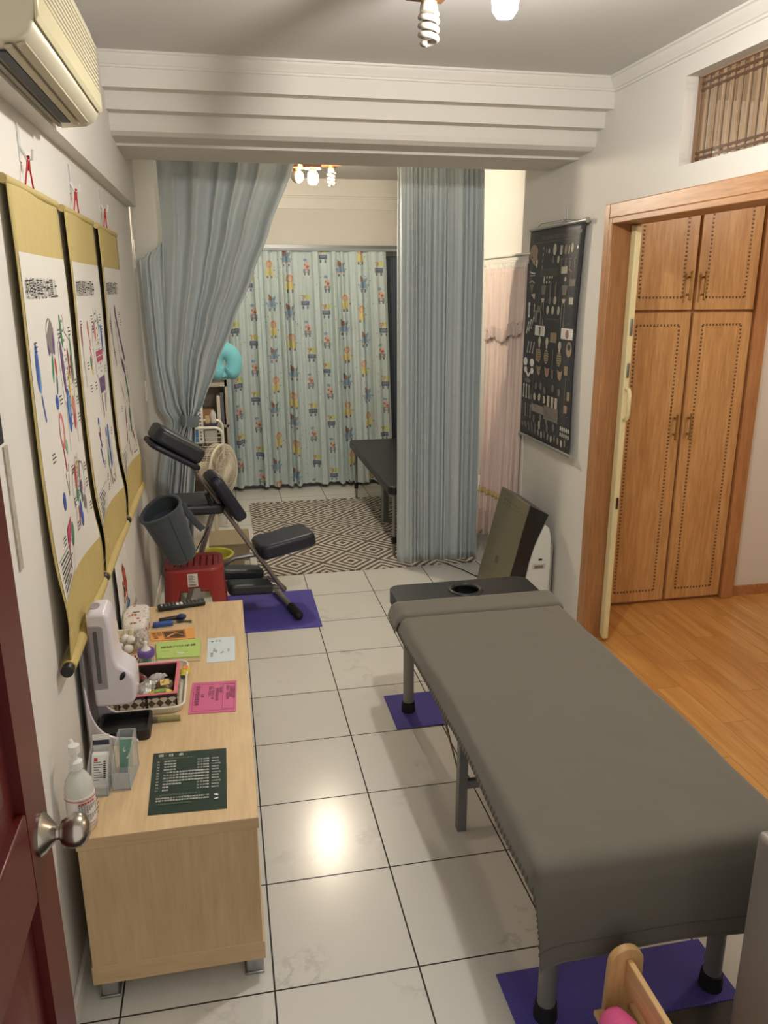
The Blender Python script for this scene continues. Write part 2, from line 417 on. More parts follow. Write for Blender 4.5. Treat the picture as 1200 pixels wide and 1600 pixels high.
# dark sliding window behind the printed curtains
ALU = M('grey_aluminium', (120, 124, 126), 0.4, 0.7)
NIGHT = M('night_glass', (62, 72, 88), 0.3, var=0.1)
w = st(MB().bx(-0.36, 1.72, YB-0.06, YB, 2.10, 2.19, ALU).bx(-0.36, -0.32, YB-0.05, YB, 0, 2.1, ALU).bx(1.68, 1.72, YB-0.05, YB, 0, 2.1, ALU).bx(0.66, 0.71, YB-0.05, YB, 0.04, 2.1, ALU).bx(-0.36, 1.72, YB-0.05, YB, 0, 0.04, ALU), 'window_2')
ORG[w.name] = Vector((0, 0, 0))
MB().bx(-0.32, 0.66, YB-0.02, YB-0.012, 0.04, 2.1, NIGHT).build('glass_pane', w)
MB().bx(0.71, 1.68, YB-0.032, YB-0.024, 0.04, 2.1, NIGHT).build('glass_pane', w)
# white door and its frame behind the pink lace curtain
d = st(MB().bx(XR-0.012, XR, 2.885, 2.93, 0, 1.96, TRIMW).bx(XR-0.012, XR, 3.68, 3.725, 0, 1.96, TRIMW).bx(XR-0.028, XR, 2.87, 3.74, 1.96, 1.985, TRIMW).bx(XR-0.018, XR, 2.88, 3.73, 1.985, 2.01, TRIMW).bx(XR-0.034, XR, 2.865, 3.745, 2.01, 2.022, TRIMW), 'trim_5', bevel=0.003)
dd = st(MB().bx(XR+0.02, XR+0.055, 2.93, 3.68, 0.0, 1.955, TRIMW), 'door_1', bevel=0.003)
st(MB().bx(XL, XL+0.006, 3.19, 3.225, 1.93, 2.09, TRIMW), 'trim_6', bevel=0.002)
# switch plate at the end of the left wall
sw = MB().bx(XL, XL+0.008, 3.19, 3.255, 1.17, 1.29, M('switch_ivory', (226, 222, 208), 0.4)).build('wall_switch', loc=(XL, 3.22, 1.17), bevel=0.002, label='ivory light switch plate at the far end of the left wall beside the blue curtain', cat='switch')
MB().bx(XL+0.008, XL+0.013, 3.21, 3.235, 1.205, 1.255, M('switch_ivory', (226, 222, 208), 0.4)).build('rocker', sw, bevel=0.001)

# ================================================================ lamps
BULB = M('lit_bulb', (255, 246, 228), 0.3, var=0, emit=(255, 232, 200), estr=1.0)
def emissive(name, rgb, s):
    t = NT(name); t.b.inputs['Base Color'].default_value = (1, 1, 1, 1)
    t.b.inputs['Emission Color'].default_value = lin(rgb); t.b.inputs['Emission Strength'].default_value = s
    return t.m
LIT_A = emissive('lit_bulb_white', (255, 251, 244), 820.0)
LIT_B = emissive('lit_bulb_warm', (255, 239, 214), 950.0)
OPAL = M('opal_glass_off', (128, 122, 112), 0.25, var=0.02, coat=0.2)
IRON = M('dark_iron', (46, 40, 36), 0.45, 0.6)
LAMPWOOD = wood('lamp_walnut', (128, 84, 50), (78, 48, 28), 'x', 1.6, 0.4)
BRASS = M('aged_brass', (168, 138, 82), 0.3, 0.9)
def ceiling_lamp(name, label, c, spots, lit, litmat):
    t = thing(name, label, 'ceiling lamp', (c[0], c[1], ZC), None)
    x, y = c
    MB().bx(x-0.10, x+0.10, y-0.10, y+0.10, ZC-0.028, ZC, LAMPWOOD).build('ceiling_plate', t, bevel=0.006)
    for k, (bx_, by, bz, typ) in enumerate(spots):
        top = bz+0.060
        a = Vector((x, y, ZC-0.028)); b = Vector((bx_, by, top+0.01)); m = (a+b)/2 + Vector((0, 0, -0.05))
        pts = [a*(1-s)**2 + m*2*s*(1-s) + b*s*s for s in [i/10 for i in range(11)]]
        arm = MB().tube(pts, 0.008, IRON, 8)
        d = (b-a); d.z = 0; d.normalize()
        arm.tube([b + d*0.03*math.cos(q) + Vector((0, 0, 0.03*math.sin(q)+0.02)) for q in [i*0.5 for i in range(11)]], 0.005, IRON, 6)
        ar = arm.build('arm', t)
        hb = MB(); R = frame((d.x, d.y, 0), (0, 0, 1))
        hb.prism([(-0.065, 0.045), (0.065, 0.045), (0.05, -0.014), (-0.05, -0.014)], lambda p, q: b + R @ Vector((p, -0.055, q)), lambda p, q: b + R @ Vector((p, 0.055, q)), LAMPWOOD)
        h = hb.build('lamp_holder', t, bevel=0.004)
        MB().lathe([(0.024, 0.0), (0.024, -0.016), (0.018, -0.020)], BRASS, (bx_, by, top), seg=16).build('socket', h)
        if typ == 'lit':
            MB().lathe([(0.014, 0.048), (0.02, 0.040), (0.031, 0.026), (0.034, 0.005), (0.032, -0.020), (0.021, -0.036), (0, -0.041)], litmat, (bx_, by, bz), seg=24).build('bulb', t)
        elif typ == 'globe':
            MB().lathe([(0.014, 0.05), (0.018, 0.045)] + [(0.042*math.sin(PI*i/12), 0.008+0.042*math.cos(PI*i/12)) for i in range(3, 13)], OPAL, (bx_, by, bz), seg=24).build('bulb', t)
        else:
            sp = MB(); sp.lathe([(0.020, 0.05), (0.026, 0.030), (0.026, 0.018), (0.012, 0.014)], OPAL, (bx_, by, bz), seg=16)
            P = []
            for q in range(73):
                an = q*2*PI/20; rad = 0.0235*(1 if q < 66 else 1-(q-66)/9)
                P.append((bx_+rad*math.cos(an), by+rad*math.sin(an), bz+0.016-q*0.080/72))
            sp.tube(P, 0.0088, OPAL, 8).build('bulb', t, smooth=60)
    return t
ceiling_lamp('ceiling_lamp', 'wooden ceiling lamp in front with its bright white bulb lit beside an unlit spiral', (0.60, 0.52), [(0.712, 0.46, 2.522, 'lit'), (0.585, 0.745, 2.555, 'spiral'), (0.44, 0.34, 2.53, 'globe')], 0, LIT_A)
ceiling_lamp('ceiling_lamp', 'wooden ceiling lamp beyond the beam with one glowing warm bulb and a round opal bulb', (0.62, 3.92), [(0.589, 3.72, 2.502, 'lit'), (0.497, 3.80, 2.512, 'globe'), (0.742, 3.95, 2.550, 'spiral')], 0, LIT_B)

# ================================================================ wardrobe in the side room
t = thing('wardrobe', 'tall oak wardrobe with four doors and dark inlaid borders seen through the doorway', 'wardrobe', (2.46, 2.55, 0))
DARKGAP = M('dark_gap', (48, 28, 14), 0.7)
MB().bx(2.06, 2.86, 2.29, 2.85, 0.0, 2.42, OAKD).build('carcass', t)
MB().bx(2.842, 2.925, 2.248, 2.30, 0, 2.46, OAKD).build('side_post', t, bevel=0.004)
INLAY = M('inlay_ebony', (58, 42, 30), 0.5)
def inlay(mb, x0, x1, z0, z1, y):
    def dash(a0, a1, b0, b1): mb.bx(a0, a1, y-0.0012, y+0.001, b0, b1, INLAY)
    s = 0.021; w = 0.0105
    n = int((x1-x0)/s)
    for i in range(n+1):
        a = x0 + (x1-x0-0.012)*i/n
        for zz in (z0, z1):
            dash(a, a+0.010, zz-w/2, zz-w/2+0.003); dash(a, a+0.010, zz+w/2-0.003, zz+w/2); dash(a, a+0.0035, zz-w/2, zz+w/2)
    n = int((z1-z0)/s)
    for i in range(n+1):
        b = z0 + (z1-z0-0.012)*i/n
        for xx in (x0, x1):
            dash(xx-w/2, xx-w/2+0.003, b, b+0.010); dash(xx+w/2-0.003, xx+w/2, b, b+0.010); dash(xx-w/2, xx+w/2, b, b+0.0035)
YF = 2.268
for (x0, x1, z0, z1, hx, hz) in ((2.075, 2.463, 1.705, 2.41, 2.425, 1.83), (2.479, 2.838, 1.705, 2.41, 2.512, 1.83), (2.075, 2.463, 0.02, 1.690, 2.425, 1.07), (2.479, 2.838, 0.02, 1.690, 2.512, 1.07)):
    m = MB().bx(x0, x1, YF, 2.289, z0, z1, OAK)
    dr = m.build('door', t, bevel=0.003)
    im = MB(); inlay(im, x0+0.07 if x0 < 2.3 else x0+0.06, x1-0.065, z0+0.065, z1-0.065, YF); im.build('inlaid_border', dr)
    h = MB().tube([(hx, YF-0.028, hz-0.065), (hx, YF-0.028, hz+0.065)], 0.0055, BRASS, 10)
    for dz in (-0.045, 0.045): h.tube([(hx, YF, hz+dz), (hx, YF-0.028, hz+dz)], 0.006, BRASS, 8)
    for dz in (-0.068, 0.068): h.ball((hx, YF-0.028, hz+dz), 0.008, BRASS, n=6, seg=10)
    h.build('handle', dr)
# scalloped wooden pelmet above the wardrobe doors
pel = [(2.06, 2.42)]
for i in range(25):
    a = i/24; pel.append((2.06+0.80*a, 2.455 + 0.03*abs(math.sin(a*PI*3))))
pel.append((2.86, 2.42))
MB().prism(pel, lambda x, z: (x, 2.262, z), lambda x, z: (x, 2.285, z), OAKD).build('pelmet', t)

# folding door stacked against the jamb
CREAM = M('cream_vinyl', (222, 208, 160), 0.4, var=0.03)
t = thing('folding_door', 'cream accordion folding door pushed back against the oak door jamb', 'folding door', (1.93, 1.84, 0))
m = MB()
for k in range(5):
    m.bx(1.862+k*0.0015, 1.895+k*0.0015, 1.862+0.005*k, 1.865+0.005*k, 0.03, 2.10, CREAM)
m.build('folded_panel', t)
p = MB().bx(1.858, 1.888, 1.822, 1.860, 0.02, 2.095, CREAM).build('leading_post', t, bevel=0.006, seg=3)
hd = MB().tube([(1.873, 1.822, 1.20), (1.873, 1.795, 1.205), (1.873, 1.785, 1.225), (1.873, 1.785, 1.325), (1.873, 1.795, 1.345), (1.873, 1.822, 1.35)], 0.010, CREAM, 10)
hd.build('handle', t)
STEEL = M('brushed_steel', (150, 148, 142), 0.3, 1.0)
DARK = M('black_plastic', (24, 24, 25), 0.45, var=0.15)
MB().bx(1.868, 1.880, 1.816, 1.824, 1.60, 1.68, STEEL).build('latch_plate', t, bevel=0.003)
MB().bx(1.868, 1.880, 1.816, 1.824, 1.40, 1.47, STEEL).build('latch_plate', t, bevel=0.003)
MB().bx(1.868, 1.880, 1.816, 1.824, 0.74, 0.80, M('bronze_plate', (84, 66, 46), 0.4, 0.7)).build('lower_catch', t, bevel=0.003)

# ================================================================ red entrance door
RED = M('oxblood_door_paint', (84, 18, 15), 0.42, var=0.12, vscale=5, coat=0.08, bump=0.08, bscale=90)
t = thing('door', 'dark red panelled entrance door standing open on the left with a steel knob', 'door', (-0.39, -0.95, 0))
FX, BX_, YE, YH = -0.372, -0.412, -0.487, -1.39
m = MB()
m.bx(BX_, FX, YE-0.115, YE, 0.01, 2.05, RED).bx(BX_, FX, YH, YH+0.115, 0.01, 2.05, RED)
for z0, z1 in ((0.01, 0.22), (0.90, 1.06), (1.93, 2.05)): m.bx(BX_, FX, YH+0.115, YE-0.115, z0, z1, RED)
m.bx(BX_, FX, -0.99, -0.89, 0.22, 0.90, RED).bx(BX_, FX, -0.99, -0.89, 1.06, 1.93, RED)
m.build('door_leaf', t, bevel=0.004)
for y0, y1 in ((YH+0.115, -0.99), (-0.89, YE-0.115)):
    for z0, z1 in ((0.22, 0.90), (1.06, 1.93)):
        q = MB(); q.bx(BX_+0.012, FX-0.016, y0, y1, z0, z1, RED)
        a, b = 0.045, 0.075
        q.faces([(FX-0.016, y0+a, z0+a), (FX-0.016, y1-a, z0+a), (FX-0.016, y1-a, z1-a), (FX-0.016, y0+a, z1-a), (FX-0.004, y0+b, z0+b), (FX-0.004, y1-b, z0+b), (FX-0.004, y1-b, z1-b), (FX-0.004, y0+b, z1-b)],
                [(0, 1, 5, 4), (1, 2, 6, 5), (2, 3, 7, 6), (3, 0, 4, 7), (4, 5, 6, 7)], RED)
        q.build('raised_panel', t)
NICK = M('satin_nickel', (176, 168, 156), 0.24, 1.0, var=0.04)
KY, KZ = -0.546, 0.979
rx = roty(PI/2)
MB().lathe([(0.0345, 0), (0.0345, 0.004), (0.030, 0.010), (0.018, 0.020), (0.0125, 0.026), (0.0115, 0.034)], NICK, (FX, KY, KZ), rx, 32).build('rose', t)
MB().lathe([(0.0105, 0.026), (0.0115, 0.030), (0.0195, 0.034), (0.0255, 0.042), (0.0280, 0.053), (0.0265, 0.063), (0.0205, 0.0715), (0.011, 0.076), (0, 0.077)], NICK, (FX, KY, KZ), rx, 32).build('knob', t)
MB().bx(FX, FX+0.010, YE-0.07, YE+0.004, 1.605, 1.66, DARK).build('upper_lock', t, bevel=0.002)

# ================================================================ air conditioner
IVORY = M('aged_ivory_plastic', (202, 194, 168), 0.35, var=0.05, coat=0.15)
IVD = M('ivory_louvre', (178, 168, 142), 0.45)
t = thing('air_conditioner', 'yellowed ivory split air conditioner high on the left wall', 'air conditioner', (-0.41, 0.47, 2.235))
AY0, AY1 = -0.02, 0.80
# section in x (out of the wall) and z
sec = [(-0.463, 2.262), (-0.440, 2.248), (-0.375, 2.254), (-0.350, 2.268), (-0.338, 2.295), (-0.336, 2.32), (-0.336, 2.455), (-0.343, 2.485), (-0.36, 2.505), (-0.463, 2.515)]
MB().prism(sec, lambda x, z: (x, AY0, z), lambda x, z: (x, AY1, z), IVORY).build('body', t, bevel=0.008, seg=3, smooth=40)
g = MB()
for k in range(9):
    z = 2.345 + k*0.0125
    g.bx(-0.339, -0.3325, AY0+0.03, AY1-0.012, z, z+0.0075, IVORY)
g.build('intake_grille', t)
MB().prism([(-0.338, 2.285), (-0.330, 2.296), (-0.330, 2.338), (-0.338, 2.343)], lambda x, z: (x, AY0+0.004, z), lambda x, z: (x, AY1-0.004, z), M('ivory_lip', (216, 206, 166), 0.3, coat=0.3)).build('front_lip', t, bevel=0.003)
def under(x): return 2.248 + (x+0.44)*0.092
MB().bx(-0.425, -0.403, AY0+0.06, AY1-0.10, 2.2455, 2.252, M('outlet_dark', (40, 44, 50), 0.6)).build('outlet_slot', t)
MB().box((-0.392, 0.36, 2.2475), (0.016, 0.72, 0.006), IVD, roty(-0.12)).build('louvre', t, bevel=0.002)
MB().box((-0.369, 0.36, 2.252), (0.018, 0.72, 0.006), IVD, roty(-0.3)).build('louvre', t, bevel=0.002)
MB().box((-0.437, 0.36, 2.2445), (0.010, 0.76, 0.005), M('seam_grey', (110, 104, 92), 0.5)).build('seam', t)  # grey-brown strip along the rear of the underside

# ================================================================ curtains
BLUE = curtain_material()
def lerp_rows(rows, z):
    for (z0, a0, b0), (z1, a1, b1) in zip(rows, rows[1:]):
        if z1 <= z <= z0:
            k = (z0-z)/(z0-z1); k2 = k*k*(3-2*k)*0.35 + k*0.65
            return a0+(a1-a0)*k2, b0+(b1-b0)*k2
    return rows[-1][1:] if z < rows[-1][0] else rows[0][1:]
def fold(u, z, amp, n, seed):
    r = math.sin(2*PI*n*u + 1.3*math.sin(2*PI*1.7*u+seed) + seed + 0.5*math.sin(z*1.5+u*9)) + 0.16*math.sin(2*PI*n*2.3*u + seed*2.1 + z*0.4) + 0.45*math.sin(2*PI*n*0.43*u+seed)
    return amp*r
t = thing('curtain', 'slate blue curtain tied back to the left in a big sweep', 'curtain', (-0.1, 3.2, 0))
rows = [(2.70, -0.343, 0.475), (2.50, -0.343, 0.411), (2.146, -0.338, 0.261), (1.896, -0.355, 0.157), (1.622, -0.375, 0.031), (1.38, -0.385, -0.077), (1.151, -0.345, -0.174), (1.056, -0.300, -0.232), (0.95, -0.345, -0.235), (0.80, -0.39, -0.245), (0.50, -0.44, -0.275), (0.02, -0.465, -0.31)]
def main_sheet(u, v):
    z = 2.70 - v*2.68; a, b = lerp_rows(rows, z); w = b-a
    squeeze = min(1.0, w/0.55); amp = 0.020*(0.35+0.65*squeeze) + 0.012*(1-squeeze)
    x = a + w*u + 0.006*math.sin(u*40+z*2)*squeeze
    return Vector((x, 3.20 + fold(u, z, amp*1.15, 6.0, 0.4) - 0.05*(1-squeeze)*math.sin(PI*u), z))
MB().grid(main_sheet, 170, 90, BLUE, lambda u, v: (u*2.2, (1-v)*2.68)).build('drape', t, solid=0.003, smooth=180, fix=False)
rows2 = [(2.10, -0.40, -0.335), (1.98, -0.487, -0.335), (1.825, -0.484, -0.34), (1.425, -0.470, -0.345), (1.12, -0.448, -0.31), (1.04, -0.40, -0.285), (0.9, -0.44, -0.30), (0.65, -0.486, -0.33), (0.02, -0.488, -0.36)]
def lobe(u, v):
    zt = 1.975 + 0.125*u**0.8
    z = zt - v*(zt-0.02); a, b = lerp_rows(rows2, min(z, 2.1))
    return Vector((a+(b-a)*u, 3.245 - 0.03*math.sin(PI*u)*min(1, v*6) + fold(u, z, 0.011, 3.0, 2.2) + 0.012*math.sin(8*(u+v*3))*max(0, 1-v*4), z))
MB().grid(lobe, 60, 70, BLUE, lambda u, v: (u*0.6, (1-v)*2)).build('side_drape', t, solid=0.003, smooth=180, fix=False)
TIE = M('grey_tie', (120, 130, 134), 0.6)
MB().lathe([(0.050, -0.035), (0.055, -0.025), (0.056, 0.015), (0.053, 0.035), (0.048, 0.035), (0.048, -0.035)], TIE, (-0.262, 3.175, 1.05), rotz(0) @ roty(0.15), 24, sy=0.8).build('tieback', t)
RAIL = M('curtain_rail_white', (200, 200, 198), 0.4)
t = thing('curtain', 'slate blue pleated curtain hanging straight on the right of the opening', 'curtain', (1.31, 3.2, 0))
def right_sheet(u, v):
    z = 2.70 - v*2.665
    a, b = 1.035+0.006*v, 1.560+0.022*v
    k = 0.35+0.65*min(1, v*4)
    ph = u*11 + 0.35*math.sin(u*23) + 0.2*math.sin(u*57)
    y = 3.19 + k*(0.026*math.sin(2*PI*ph) + 0.010*math.sin(2*PI*ph*2.6+1)) + 0.006*math.sin(3*z+u*30)*v
    return Vector((a+(b-a)*u + 0.008*math.sin(4*PI*ph)*k, y, z))
MB().grid(right_sheet, 300, 40, BLUE, lambda u, v: (u*2.4, (1-v)*2.68)).build('drape', t, solid=0.003, smooth=180, fix=False)
st(MB().bx(-0.33, 1.62, 3.17, 3.225, 2.70, 2.725, RAIL), 'trim_7')

# printed curtain over the far window
PR = M('pale_mint_cotton', (184, 199, 200), 0.75, var=0.05, vscale=14, sheen=0.2)
t = thing('curtain', 'pale mint nursery curtain printed with small animals driving cars', 'curtain', (0.66, 5.5, 0))
def pleat(u):
    return 0.034*math.tanh(2.4*math.sin(2*PI*(u*11.5+0.35*math.sin(u*17)+0.2*math.sin(u*41+1)))) + 0.010*math.sin(2*PI*u*25+2)
def pcurt(u, v, off=0.0):
    z = 2.135 - v*2.095
    k = 0.45+0.55*min(1, v*3.5)
    x = -0.16 + (1.59+0.075*v)*u
    e = 0.0008; nx = (pleat(u+e)-pleat(u-e))*k/(2*e*1.6)
    L = math.hypot(1, nx)
    return Vector((x + off*nx/L, 5.50 + pleat(u)*k - off/L, z + 0.012*pleat(u)/0.03*max(0, v-0.9)*10*0.3))
PC = {k: M('print_'+k, c, 0.8, var=0.05) for k, c in dict(yellow=(200, 190, 132), tan=(190, 150, 112), blue=(128, 154, 176), navy=(100, 108, 126), grey=(126, 136, 146), red=(164, 104, 88), pink=(204, 176, 164), green=(132, 158, 142), lime=(190, 194, 126), dark=(96, 100, 104), brown=(138, 104, 92)).items()}
shapes = []
W_, H_ = 1.63, 2.095
def motif(k, cx, cy):
    def E(x, y, rx, ry, m): shapes.append((cx+x, cy-y, rx, ry, False, m))
    def B(x, y, rx, ry, m): shapes.append((cx+x, cy-y, rx, ry, True, m))
    if k == 0:      # yellow car with a maned animal
        E(0, 0.050, 0.030, 0.034, 'tan'); E(0, 0.046, 0.017, 0.020, 'pink'); E(0, -0.01, 0.036, 0.032, 'yellow'); B(0, -0.028, 0.035, 0.018, 'yellow'); B(-0.020, -0.056, 0.007, 0.012, 'dark'); B(0.020, -0.056, 0.007, 0.012, 'dark'); E(0.044, 0.0, 0.006, 0.007, 'grey')
    elif k == 1:    # blue car with a red animal
        E(-0.014, 0.046, 0.016, 0.026, 'brown'); E(-0.024, 0.072, 0.006, 0.014, 'brown'); E(0.020, 0.042, 0.013, 0.018, 'grey'); E(0.034, 0.058, 0.004, 0.016, 'grey'); E(0, 0, 0.037, 0.030, 'blue'); B(0, -0.016, 0.038, 0.015, 'blue'); B(0, -0.026, 0.036, 0.0035, 'pink'); B(-0.022, -0.046, 0.007, 0.012, 'navy'); B(0.022, -0.046, 0.007, 0.012, 'navy'); E(-0.046, 0.005, 0.006, 0.007, 'grey'); E(0.046, 0.005, 0.006, 0.007, 'grey')
    elif k == 2:    # grey jeep with balloons
        E(0.020, 0.054, 0.022, 0.024, 'lime'); E(-0.016, 0.048, 0.007, 0.026, 'tan'); E(-0.026, 0.066, 0.012, 0.006, 'tan'); E(-0.004, 0.058, 0.004, 0.016, 'brown'); B(0, 0.0, 0.037, 0.020, 'navy'); B(0, 0.004, 0.026, 0.007, 'grey'); B(-0.021, -0.036, 0.007, 0.012, 'navy'); B(0.021, -0.036, 0.007, 0.012, 'navy')
    else:           # pink truck with two animals
        E(-0.010, 0.088, 0.018, 0.013, 'blue'); E(0.002, 0.040, 0.027, 0.029, 'pink'); E(0.010, 0.030, 0.014, 0.013, 'red'); E(-0.014, 0.046, 0.007, 0.010, 'red'); B(0.0, -0.005, 0.030, 0.018, 'grey'); E(0, -0.005, 0.012, 0.012, 'pink'); B(-0.018, -0.032, 0.006, 0.011, 'dark'); B(0.018, -0.032, 0.006, 0.011, 'dark')
rr = random.Random(3)
for i in range(10):
    for j in range(9):
        motif((0, 2, 1, 3)[(i+j*2+(i//2)) % 4], 0.055+i*0.168+rr.uniform(-.02, .02), 0.06 + j*0.245 + (0.12 if i % 2 else 0) + rr.uniform(-.025, .025))
for q in range(420):
    g = rr.uniform(0, W_), rr.uniform(0.05, H_)
    shapes.append((g[0], g[1], rr.uniform(.002, .005), rr.uniform(.003, .008), False, rr.choice(['green', 'grey', 'green', 'tan'])))
BK = {}
for q, (cx, cy, rx, ry, sq, mm) in enumerate(shapes):
    for bi in range(int((cx-rx)//0.05), int((cx+rx)//0.05)+1):
        for bj in range(int((cy-ry)//0.05), int((cy+ry)//0.05)+1): BK.setdefault((bi, bj), []).append(q)
NU, NV = 540, 400
mb = MB(); mb.grid(pcurt, NU, NV, PR)
mb.bm.faces.ensure_lookup_table()
for n, f in enumerate(mb.bm.faces):
    x, y = (n % NU + 0.5)/NU*W_, (n//NU + 0.5)/NV*H_
    hit = None
    for q in BK.get((int(x//0.05), int(y//0.05)), ()):
        cx, cy, rx, ry, sq, mm = shapes[q]
        a, b = abs(x-cx)/rx, abs(y-cy)/ry
        if (a < 1 and b < 1) if sq else (a*a+b*b < 1): hit = mm
    if hit: f.material_index = mb.mi(PC[hit])
mb.build('drape', t, smooth=180, fix=False, weld=False)
MB().bx(-0.30, 1.70, 5.47, 5.53, 2.135, 2.155, M('grey_rail', (134, 138, 140), 0.45)).build('curtain_rail', t)

# pink lace door curtain
PINK = M('dusty_pink_chiffon', (222, 200, 190), 0.6, var=0.04, vscale=20, alpha=0.9, sheen=0.3)
LACE = M('pink_lace_edge', (214, 194, 184), 0.7, var=0.2, vscale=160, alpha=0.82)
GOLDL = M('gold_lace_braid', (206, 180, 120), 0.6, var=0.3, vscale=140)
t = thing('lace_curtain', 'dusty pink door curtain with lace flounces beside the black bone chart', 'curtain', (1.74, 3.3, 0.4))
def pk(u, v, off=0.0, flare=1.0):
    yt = 3.66-0.75*u; zt = 1.975
    xb, yb, zb = 1.560+0.195*u, 3.10-0.19*u, 0.40-0.06*u
    k = v**1.25
    x = 1.758*(1-k)+xb*k; y = yt*(1-v)+yb*v; z = zt*(1-v)+zb*v
    a = 0.006+0.014*v
    f = math.sin(2*PI*7*u + 0.8*math.sin(u*14)) + 0.4*math.sin(2*PI*17*u+v)
    nx, ny = -(0.75*0+0.7), -0.7*v
    return Vector((x + (a*f-off)*0.75, y + (a*f-off)*0.62*v, z))
MB().grid(pk, 150, 40, PINK).build('drape', t, solid=0.0015, smooth=180, fix=False)
def flounce(u, v):
    zz = 0.36 - 0.10*abs(math.sin(PI*(u*2.05+0.25)))*0 ; v2 = 0.02 + v*(0.25-0.06*u**3+0.010*math.sin(2*PI*2.2*u+1))
    return pk(u, v2, 0.012+0.006*v+0.004*math.sin(2*PI*13*u))
MB().grid(flounce, 150, 14, PINK).build('upper_flounce', t, solid=0.0015, smooth=180, fix=False)
def fl_edge(u, v):
    v2 = 0.02 + (0.25-0.06*u**3+0.010*math.sin(2*PI*2.2*u+1)) + v*0.048 - 0.012
    return pk(u, v2, 0.021+0.004*v+0.006*math.sin(2*PI*15*u)*(0.4+v))
MB().grid(fl_edge, 180, 6, LACE).build('flounce_lace', t, solid=0.0015, smooth=180, fix=False)
MB().grid(lambda u, v: pk(u, 0.90+0.022*v, 0.006), 120, 2, GOLDL).build('gold_braid', t, solid=0.002, smooth=180, fix=False)
MB().grid(lambda u, v: pk(u, 0.985+0.09*v*(1+0.12*math.sin(2*PI*11*u)), 0.006+0.006*math.sin(2*PI*12*u)), 150, 6, LACE).build('hem_lace', t, solid=0.0015, smooth=180, fix=False)
MB().grid(lambda u, v: pk(0.47+0.012*u, 0.2+0.8*v, 0.012), 2, 50, GOLDL).build('gold_edging', t, solid=0.002, smooth=180, fix=False)
MB().grid(lambda u, v: pk(u, 0.045*v, 0.006+0.006*math.sin(2*PI*24*u)), 200, 3, M('ruffled_heading', (214, 210, 200), 0.6, alpha=0.95)).build('gathered_heading', t, solid=0.0015, smooth=180, fix=False)
# low white cabinet between blue curtain and pink curtain
c = MB().bx(1.605, 1.775, 3.215, 3.60, 0, 0.50, TRIMW).build('cabinet', loc=(1.69, 3.4, 0), bevel=0.004, label='plain white low cabinet under the hem of the pink lace curtain', cat='cabinet')
MB().bx(1.6, 1.775, 3.212, 3.60, 0.50, 0.515, TRIMW).build('cabinet_top', c, bevel=0.003)

# ================================================================ rug
st_r = MB().prism(rrect(1.49, 1.86, 0.012, 3), lambda a, b: (0.855+a, 4.115+b, 0.0), lambda a, b: (0.855+a, 4.115+b, 0.006), rug_material()).build('rug', loc=(0.885, 4.115, 0), label='grey and white concentric diamond rug on the tiles behind the curtains', cat='rug')
# ================================================================ near massage table
VINYL = M('black_vinyl', (30, 32, 33), 0.38, var=0.12, bump=0.12, bscale=240)
GREYM = M('grey_painted_metal', (116, 118, 118), 0.42, 0.3, var=0.05)
GREYR = M('grey_wrinkle_tube', (140, 138, 134), 0.5, 0.3, var=0.05)
RUBBER = M('black_rubber', (20, 20, 21), 0.7, var=0.1)
def pad_with_hole(mb, outline, hc, hr, z0, z1, m, nh=28):
    bm = mb.bm; k = mb.mi(m)
    vo = [bm.verts.new((x, y, z1)) for x, y in outline]
    vh = [bm.verts.new((hc[0]+hr*math.cos(2*PI*i/nh), hc[1]+hr*math.sin(2*PI*i/nh), z1)) for i in range(nh)]
    ed = [bm.edges.new((a, b)) for L in (vo, vh) for a, b in zip(L, L[1:]+L[:1])]
    r = bmesh.ops.triangle_fill(bm, use_beauty=True, edges=ed)
    fs = [f for f in r['geom'] if isinstance(f, bmesh.types.BMFace)]
    e = bmesh.ops.extrude_face_region(bm, geom=fs)
    vs = [v for v in e['geom'] if isinstance(v, bmesh.types.BMVert)]
    for v in vs: v.co.z = z0
    for f in bm.faces: f.material_index = k
TX0, TX1, TY_0, TY_1, TZ = 0.604, 1.230, -0.325, 1.420, 0.578
t = thing('massage_table', 'long black folding massage table on grey legs in the foreground', 'massage table', ((TX0+TX1)/2, 0.55, 0))
m = MB(); pad_with_hole(m, [((TX0+TX1)/2+a, (TY_0+TY_1)/2+b) for a, b in rrect(TX1-TX0, TY_1-TY_0, 0.05, 5)], (0.921, 1.305), 0.066, TZ-0.06, TZ, VINYL)
m.build('padded_top', t, bevel=0.012, seg=3)
MB().lathe([(0.066+0.011*math.cos(a), 0.011*math.sin(a)) for a in [2*PI*i/12 for i in range(12)]], VINYL, (0.921, 1.305, TZ-0.003), seg=32, closed=True).build('face_hole_rim', t)
MB().bx(TX0+0.03, TX1-0.03, TY_0+0.03, TY_1-0.03, TZ-0.085, TZ-0.06, DARK).build('underframe', t)
for x in (0.682, 1.157):
    for y in (-0.221, 1.341):
        l = MB().lathe([(0.0235, 0.03), (0.0235, TZ-0.085)], GREYR, (x, y, 0), seg=24).build('leg', t)
        MB().lathe([(0.031, 0.0), (0.031, 0.012), (0.028, 0.045), (0.0235, 0.047)], RUBBER, (x, y, 0.0062), seg=24).build('rubber_foot', l)
    MB().bx(x-0.016, x+0.016, 0.519, 0.551, 0.0, TZ-0.085, GREYM).build('centre_leg', t, bevel=0.002)
MB().bx(0.696, 1.143, 0.524, 0.546, 0.165, 0.195, GREYM).build('crossbar', t, bevel=0.002)
MB().tube([(0.79, 0.60, TZ-0.09), (0.79, 0.60, 0.32), (0.80, 0.58, 0.27), (0.84, 0.545, 0.20)], 0.010, DARK, 8).build('hinge_brace', t)
